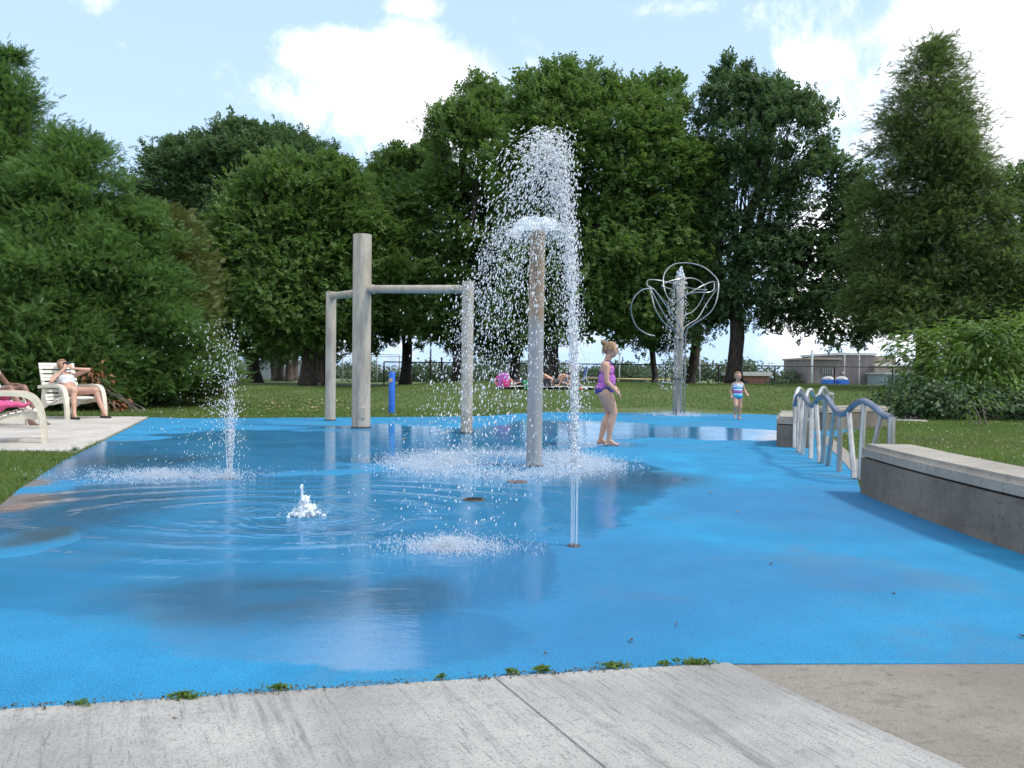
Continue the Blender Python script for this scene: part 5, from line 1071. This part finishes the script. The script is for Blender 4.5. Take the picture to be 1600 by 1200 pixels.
# ---- towel lying over the seat of the nearest chair
def towel(par_loc, rz, mat, x0, x1, y0, y1, zf, label, name='beach_towel', thick=.012):
    nx_, ny_ = 26, 16; V = []; Fc = []
    for i in range(nx_):
        for j in range(ny_):
            x = x0 + (x1 - x0) * i / (nx_ - 1); y = y0 + (y1 - y0) * j / (ny_ - 1)
            V.append((x + .006 * math.sin(y * 30), y + .012 * math.sin(x * 14), zf(x, y) + .014 * math.sin(x * 23 + y * 9) * math.sin(y * 17 + 1) + .008 * math.sin(x * 51)))
    for i in range(nx_ - 1):
        for j in range(ny_ - 1): Fc.append((i * ny_ + j, (i + 1) * ny_ + j, (i + 1) * ny_ + j + 1, i * ny_ + j + 1))
    o = MB().add(V, Fc).build(name, mat, None, True); o.location = par_loc; o.rotation_euler = (0, 0, rz); tag(o, label, 'towel'); m_ = o.modifiers.new('t', 'SOLIDIFY'); m_.thickness = thick; return o
def seatz(x): 
    xs_ = [-.42, -.30, -.22, -.14, .02, .22, .40, .5]; zs = [.92, .60, .40, .32, .35, .42, .45, .42]; return float(np.interp(x, xs_, zs))
towel(chA.location, fA, PINKC, -.30, .40, -.335, .20, lambda x, y: seatz(x) + .06 + .17 * math.exp(-((x + .02) / .24) ** 2) * math.exp(-((y + .12) / .14) ** 2), 'crumpled pink towel heaped on the seat of the nearest chair')
towel(chA.location, fA, ORANGEC, -.36, -.12, -.27, .1, lambda x, y: seatz(x) + .14 + .03 * math.exp(-((x + .2) / .1) ** 2), 'orange towel lying on the pink one in the nearest chair')

# ------------------------------------------------------------------ picnic on the mound
def g27(u, d=27.5): return gpt(u, d)
pk = g27(862, 27.6); towel((pk.x, pk.y, pk.z + .05), .03, WHITEC, -1.9, 1.5, -.55, .8, lambda x, y: .01, 'long white picnic blanket spread on the mound behind the fountain', 'picnic_blanket')
def lying(u, d, label, skin, cloth, flip=1, rz=0):
    b = g27(u, d); t = empty('person', (b.x, b.y, b.z + .08), rz, label, 'person'); mb = MB()
    mb.ell((-.72 * flip, 0, .30), (.09, .09, .11), None, 12); mb.cap((-.5 * flip, 0, .20), (-.64 * flip, 0, .27), .06, .05); mb.cap((-.5 * flip, -.12, .17), (-.5 * flip, .12, .17), .07, .07); mb.ell((-.32 * flip, 0, .14), (.2, .17, .10), None, 12); mb.ell((-.02 * flip, 0, .13), (.17, .17, .11), None, 12)
    for sd in (-1, 1):
        kn = (.38 * flip, sd * .1, .38 if sd > 0 else .34); mb.cap((.0, sd * .09, .14), kn, .09, .06); mb.cap(kn, (.62 * flip, sd * .1, .06), .055, .035); mb.cap((.62 * flip, sd * .1, .05), (.78 * flip, sd * .1, .06), .035, .03)
        mb.cap((-.5 * flip, sd * .17, .17), (-.52 * flip, sd * .33, .05), .045, .035); mb.cap((-.52 * flip, sd * .33, .05), (-.25 * flip, sd * .3, .14), .035, .025); hand(mb, (-.25 * flip, sd * .3, .14), (flip, 0, 0), (0, 0, 1), .9, .3, sd)
    b_ = solid('body', mb, skin, t, .014, 4); clothe(b_, 'swimsuit', lambda c: (np.abs(c[:, 1]) < .175) & (c[:, 0] * flip > -.5) & (c[:, 0] * flip < .09), .01, cloth, t)
    clothe(b_, 'hair', lambda c: (c[:, 0] * flip < -.70), .012, HAIR_D, t); return t
lying(822, 27.4, 'person in black lying on the blanket left of the water dome post', SKIN, BLACKC, 1)
lying(868, 27.7, 'person in black lying on the blanket right of the water dome post', SKIN, BLACKC, -1)
def seated(u, d, label, skin, cloth, face_=0.0):
    b = g27(u, d); t = empty('person', (b.x, b.y, b.z + .06), face_, label, 'person'); mb = MB(); h0 = V3(.02, 0, .78); f_, s_2, u_ = head(mb, h0, (1, 0, 0), .1)
    mb.cap((0, 0, .58), (.01, 0, .70), .05, .048); mb.cap((0, -.13, .55), (0, .13, .55), .065, .065); mb.ell((0, 0, .42), (.11, .16, .17), None, 12); mb.ell((0, 0, .16), (.15, .18, .16), None, 12)
    for sd in (-1, 1):
        mb.cap((.02, sd * .1, .12), (.38, sd * .14, .40), .09, .06); mb.cap((.38, sd * .14, .40), (.55, sd * .12, .06), .055, .035); mb.cap((.55, sd * .12, .04), (.70, sd * .12, .03), .035, .03)
        mb.cap((0, sd * .19, .53), (.14, sd * .24, .32), .045, .036); mb.cap((.14, sd * .24, .32), (.34, sd * .17, .42), .036, .025); hand(mb, (.34, sd * .17, .42), (1, 0, 0), (0, 0, 1), .9, .5, sd)
    b_ = solid('body', mb, skin, t, .014, 4); clothe(b_, 'shirt', lambda c: (c[:, 2] < .585) & (c[:, 2] > .0) & (np.abs(c[:, 1]) < .19) & (c[:, 0] < .16), .01, cloth, t)
    clothe(b_, 'hair', lambda c: ((c[:, 0] < .01) & (c[:, 2] > .70)) | (c[:, 2] > .84), .014, HAIR_D, t); face(t, h0, f_, s_2, u_, .1); return t
seated(893, 27.9, 'person with dark hair sitting on the blanket beside the blue canvas chair', SKIN, BLACKC, R(200))
# purple and pink backpack with a doll-like bag hanging, green bag, black cool bag, blue canvas chair
def lump(name, u, d, parts, label, cat_, mat, vox=.02):
    b = g27(u, d); t = empty(name, (b.x, b.y, b.z), 0, label, cat_); 
    for (pn, shapes, m_) in parts:
        mb = MB()
        for sh in shapes:
            if sh[0] == 'e': mb.ell(sh[1], sh[2], None, 12)
            elif sh[0] == 'b': mb.box(sh[1], sh[2], sh[3] if len(sh) > 3 else None, .02)
            else: mb.tube(spline(sh[1], 5), sh[2], 8)
        mb.build(pn, m_, t, True, R(40))
    return t
lump('backpack', 787, 27.2, [('pack_body', [('b', (0, 0, .27), (.42, .24, .46)), ('e', (0, 0, .48), (.2, .13, .10))], PURPLEC), ('front_pocket', [('b', (.08, -.16, .20), (.24, .10, .24))], PINKC), ('shoulder_strap', [('t', [(-.2, -.1, .45), (-.3, -.12, .3), (-.22, -.1, .1)], .025)], PINKC)], 'purple and pink backpack standing on the grass at the left of the picnic', 'backpack', None)
lump('tote_bag', 828, 26.9, [('bag_body', [('b', (0, 0, .15), (.42, .2, .24)), ('e', (-.1, 0, .26), (.18, .10, .08))], GREENC), ('handle', [('t', [(-.12, 0, .25), (-.06, 0, .40), (.06, 0, .40), (.12, 0, .25)], .014)], GREENC)], 'green bag lying at the left end of the blanket', 'bag', None)
lump('folding_chair', 903, 28.1, [('backrest', [('b', (.26, 0, .50), (.05, .46, .50), Euler((0, .25, 0)))], BLUEC), ('seat', [('b', (.02, 0, .27), (.42, .46, .05))], NAVYC), ('frame', [('t', [(-.2, -.24, 0), (0, -.24, .26), (.22, -.24, .3), (.34, -.24, .75)], .014), ('t', [(-.2, .24, 0), (0, .24, .26), (.22, .24, .3), (.34, .24, .75)], .014), ('t', [(.26, -.24, 0), (-.18, -.24, .28)], .014), ('t', [(.26, .24, 0), (-.18, .24, .28)], .014)], PALEPOLE)], 'blue canvas folding chair at the right end of the picnic', 'folding chair', None)
lump('cool_bag', 848, 27.3, [('bag_body', [('b', (0, 0, .2), (.6, .3, .34))], BLACKC), ('handle', [('t', [(-.15, 0, .36), (-.1, 0, .46), (.1, 0, .46), (.15, 0, .36)], .012)], BLACKC)], 'black bag on the blanket directly behind the water dome post', 'bag', None)
lump('sandals', 912, 26.9, [('sandal', [('b', (-.09, 0, .05), (.10, .24, .04)), ('e', (-.09, -.05, .08), (.05, .05, .03))], ORANGEC), ('sandal', [('b', (.09, .02, .05), (.10, .24, .04)), ('e', (.09, -.03, .08), (.05, .05, .03))], WHITEC)], 'orange and white beach shoes on the grass below the blue chair', 'shoes', None)

# ------------------------------------------------------------------ fences
MESHM = pm('wire_mesh', (.10, .105, .11), (.07, .075, .08), 9, .5)
def chain_fence(xa, xb, y, ztop, step, rpost, label, mat, meshmat, cell=.075, posts=None, wire=.0022, zb=None, name='chain_link_fence'):
    z0 = float(min(gz(xa, y), gz(xb, y), gz((xa + xb) / 2, y))) if zb is None else zb; H = ztop - z0
    t = empty(name, (xa, y, z0), 0, label, 'fence'); L_ = xb - xa
    for x in (posts if posts else np.arange(0, L_ + .01, step)): MB().tube([(x, 0, -.1), (x, 0, H)], rpost, 8).build('post', mat, t, True, R(50))
    MB().tube([(0, 0, H), (L_, 0, H)], rpost * .8, 8).build('top_rail', mat, t, True); MB().tube([(0, 0, .05), (L_, 0, .05)], rpost * .45, 6).build('bottom_wire', mat, t, True)
    V = []; Fc = []; k = int((L_ + H) / cell); wv = wire
    for s in (1, -1):
        for i in range(k):
            x0 = -H + i * cell if s > 0 else i * cell; x1 = x0 + H * s; za, zb_ = 0.0, H
            if x0 < 0: za = (0 - x0) if s > 0 else za; x0 = 0
            if s > 0 and x1 > L_: zb_ = H - (x1 - L_); x1 = L_
            if s < 0 and x0 > L_: za = (x0 - L_); x0 = L_
            if s < 0 and x1 < 0: zb_ = H + x1; x1 = 0
            if zb_ - za < .02: continue
            n = len(V); yy = .004 * s; V += [(x0 - wv, yy, za), (x0 + wv, yy, za), (x1 + wv, yy, zb_), (x1 - wv, yy, zb_)]; Fc.append((n, n + 1, n + 2, n + 3))
    o = MB().add(V, Fc).build('wire_mesh', meshmat, t); o['kind'] = 'stuff'; return t
yF = 48.0; xL = atd(600, 570, yF).x; xR = atd(1440, 570, yF).x
px = [atd(u, 570, yF).x - xL for u in (600, 690, 780, 870, 960, 1040, 1123, 1211, 1304, 1395)]
chain_fence(xL, xR, yF, 1.66, 3, .045, 'black chain link fence along the back of the mound', DARKM, MESHM, posts=px, cell=.08)
yT = 72.0; a_, b_2 = atd(180, 560, yT).x, atd(640, 560, yT).x
chain_fence(a_, b_2, yT, atd(500, 556, yT).z, 4.0, .05, 'tall tennis court fence far behind the left trunks', PALEPOLE, MESHM, cell=.14, wire=.004)
# wind screens hung on the court fence: separate cloth panels
WS = pm('pale_wind_screen', (.34, .39, .43), (.26, .31, .35), 1.5, .8); zg = float(gz(a_, yT))
scr = empty('wind_screen', (a_, yT - .08, zg), 0, 'row of pale wind screen panels on the far court fence', 'wind screen')
for i in range(int((b_2 - a_) / 4) - 1):
    if i % 7 == 5: continue
    MB().box((i * 4 + 2, 0, .95), (3.86, .02, 1.75)).build('screen_panel', WS, scr)
bs = atd(585, 560, 58); zb = float(gz(bs.x, 58)); btp = atd(585, 554, 58).z
back = empty('backstop_frame', (bs.x, 58, zb), 0, 'tall pale steel frame of poles seen left of the doubled trunk', 'frame')
for dx in (-2.4, -1.4, .2, 1.9): MB().tube([(dx, 0, -.1), (dx, 0, btp - zb)], .05, 8).build('post', PALEPOLE, back, True)
for zz in (.95, btp - zb - .9, btp - zb): MB().tube([(-2.4, 0, zz), (1.9, 0, zz)], .035, 6).build('rail', PALEPOLE, back, True)
# slim poles beyond the fence
for i, (u, vt, d, lab, mt) in enumerate([(673, 545, 52, 'dark slim pole just right of the doubled trunk', DARKM), (690, 560, 50, 'shorter dark pole beside the dark slim one', DARKM), (1094, 545, 70, 'pale pole beyond the fence left of the spreading maple', PALEPOLE), (1269, 548, 80, 'thick pale pole left of the grey school building', PALEPOLE), (1320, 552, 84, 'pale pole in front of the middle of the grey building', PALEPOLE), (1343, 555, 84, 'pale pole in front of the right part of the grey building', PALEPOLE), (968, 553, 60, 'pale pole with a lamp right of the girl', PALEPOLE)]):
    p = atd(u, vt, d); zg = float(gz(p.x, d)); t = empty('pole', (p.x, d, zg), 0, lab, 'pole'); MB().tube([(0, 0, -.2), (0, 0, p.z - zg)], .055 if 'thick' not in lab else .12, 8).build('shaft', mt, t, True)
    MB().box((.0, -.0, p.z - zg + .03), (.3 if 'lamp' in lab else .14, .14, .07), None, .01).build('lamp_head' if 'lamp' in lab else 'cap', mt, t)
yb = atd(950, 593, 55); zg = float(gz(yb.x, 55)); bar = empty('barrier_rail', (yb.x - 3.6, 55, zg), 0, 'yellow topped low barrier beyond the fence, left and right of the girl', 'barrier')
YEL = pm('yellow_cap', (.60, .48, .10), None, 9, .5); hz_ = atd(950, 592, 55).z - zg
MB().tube([(0, 0, hz_), (8.6, 0, hz_)], .05, 8).build('yellow_rail', YEL, bar, True)
MB().tube([(0, 0, hz_ - .22), (8.6, 0, hz_ - .22)], .025, 8).build('rail', PALEPOLE, bar, True)
for i in range(5): MB().tube([(i * 2.15, 0, -.2), (i * 2.15, 0, hz_)], .04, 8).build('post', PALEPOLE, bar, True)

# ------------------------------------------------------------------ far buildings
BR1 = pm('grey_school_brick', (.20, .175, .175), (.16, .14, .145), .8, .9, .2, 8); BR2 = pm('beige_school_brick', (.33, .28, .235), (.28, .235, .20), .8, .9, .2, 8); REDB = pm('red_brick', (.26, .12, .09), (.20, .10, .08), 2, .9)
GLASS = pm('dark_window_glass', (.03, .04, .05), (.05, .07, .09), 3, .12); TRIM = pm('pale_trim', (.55, .55, .53), (.45, .45, .44), 3, .6); PANELG = pm('blue_grey_panel', (.30, .38, .42), (.24, .32, .36), 2, .5)
YB = 92.0
def bx(u0, v0, u1, v1, d):
    a = atd(u0, v0, d); b = atd(u1, v1, d); return a.x, b.x, b.z, a.z
school = empty('school_building', (atd(1245, 600, YB).x, YB, -1.2), 0, 'grey and beige flat roofed school building behind the porta potties', 'building'); so_ = school.location
def wallbox(u0, u1, vt, d, name, mat, depth=9, par=school):
    a = atd(u0, vt, d); b = atd(u1, vt, d); z1 = (a.z + b.z) / 2; o = MB().box(((a.x + b.x) / 2 - so_.x, d - so_.y + depth / 2, (z1 + 1.2) / 2 - .3), (b.x - a.x, depth, z1 + 1.2 + .6)).build(name, mat, par); return a.x - so_.x, b.x - so_.x, z1 - so_.z, d - so_.y
x0, x1, z1, y0 = wallbox(1262, 1312, 562, YB - 1, 'wall', BR1, 8); MB().box(((x0 + x1) / 2, y0 + 3.9, z1 + .12), (x1 - x0 + .3, 8.5, .22)).build('roof', BR2, school)
x0, x1, z1, y0 = wallbox(1312, 1367, 555, YB, 'wall', BR1, 12); MB().box(((x0 + x1) / 2, y0 + 6, z1 + .14), (x1 - x0 + .3, 12.4, .26)).build('roof', TRIM, school)
x0, x1, z1, y0 = wallbox(1367, 1440, 572, YB - .6, 'wall', BR2, 8); MB().box(((x0 + x1) / 2, y0 + 3.9, z1 + .12), (x1 - x0 + .3, 8.5, .22)).build('roof', TRIM, school)
x0, x1, z1, y0 = wallbox(1368, 1400, 556, YB + 4, 'wall', BR2, 8)
for i in range(5):
    a = atd(1284 + i * 3.6, 580, YB - 1.02); o = MB().box((a.x - so_.x, a.y - so_.y - .03, a.z - so_.z), (.14, .1, .62)).build('window', GLASS, school); MB().box((a.x - so_.x + .12, a.y - so_.y - .05, a.z - so_.z), (.05, .12, .7)).build('frame', TRIM, o)
a = atd(1384, 595, YB - 3); MB().box((a.x - so_.x + .7, a.y - so_.y, a.z - so_.z - .1), (3.6, 4.6, 1.7)).build('entrance_porch', PANELG, school); MB().box((a.x - so_.x + .7, a.y - so_.y - .1, a.z - so_.z + .85), (4.0, 5, .2)).build('porch_roof', TRIM, school)
for i in range(4): MB().box((a.x - so_.x - .6 + i * .85, a.y - so_.y - 2.33, a.z - so_.z - .1), (.55, .06, 1.2)).build('window', GLASS, school)
a = atd(1316, 583, YB); MB().ell((a.x - so_.x, a.y - so_.y - .15, a.z - so_.z), (.16, .1, .16)).build('wall_lamp', TRIM, school, True)
low = atd(1182, 590, 84); lowb = empty('low_brick_building', (low.x, 84, -1.2), 0, 'low red brick building with a white roof edge right of the running child', 'building')
aL, aR = atd(1161, 580, 84), atd(1202, 580, 84); hh = aL.z + 1.2; W_ = aR.x - aL.x; ox = (aL.x + aR.x) / 2 - low.x
MB().box((ox, 4, hh / 2 - .2), (W_, 8, hh - .4)).build('wall', REDB, lowb); MB().box((ox, 3.9, hh - .28), (W_ + .4, 8.6, .42)).build('roof', TRIM, lowb)
MB().box((ox + .5, -.1, hh * .42), (1.3, .2, .5)).build('garage_door', TRIM, lowb)
for k in (-1.1, 1.35): o = MB().box((ox + k, -.04, hh * .55), (.5, .1, .35)).build('window', GLASS, lowb)
for (u, lab, top) in [(1294, 'blue portable toilet on the left, with a white domed roof', 588), (1315, 'blue portable toilet on the right, with a dark sign on its side', 588)]:
    d = 70; p = atd(u, 600, d); tp_ = atd(u, top, d).z; zg = float(gz(p.x, d)); zg = tp_ - 2.15; t = empty('portable_toilet', (p.x, d, zg), 0, lab, 'portable toilet', 'blue portable toilets')
    MB().box((0, 0, .9), (.98, .98, 1.9), None, .04).build('cabin', BLUEP, t); MB().lathe([(.001, 2.16), (.3, 2.12), (.56, 1.98), (.58, 1.86), (.001, 1.86)], 4).build('roof', TRIM, t).rotation_euler = (0, 0, 0)
    MB().box((0, -.5, .95), (.62, .04, 1.65), None, .01).build('door', BLUEP, t)
    if 'right' in lab: MB().box((-.1, -.535, 1.25), (.3, .02, .22)).build('sign', DARKM, t)
for i, (u, v, d, lab, m_) in enumerate([(925, 590, 62, 'white parked car roof seen beyond the fence left of the girl', TRIM), (986, 592, 62, 'pale parked car beyond the fence right of the girl', PALEPOLE), (1005, 593, 66, 'second pale car beyond the fence, further right of the girl', TRIM)]):
    p = atd(u, v, d); t = empty('parked_car', (p.x, d, p.z - 1.25), 0, lab, 'car', 'cars parked beyond the fence'); 
    MB().box((0, 0, .55), (3.6, 1.6, .6), None, .12).build('body', m_, t); MB().box((.1, 0, 1.02), (2.0, 1.4, .5), None, .16).build('cabin', GLASS, t); MB().box((.1, 0, 1.27), (1.6, 1.3, .06), None, .02).build('roof', m_, t)
    for wx in (-1.1, 1.1):
        for wy in (-.8, .8): MB().tube([(wx, wy - .09, .3), (wx, wy + .09, .3)], .3, 14).build('wheel', DARKM, t, True, R(40))
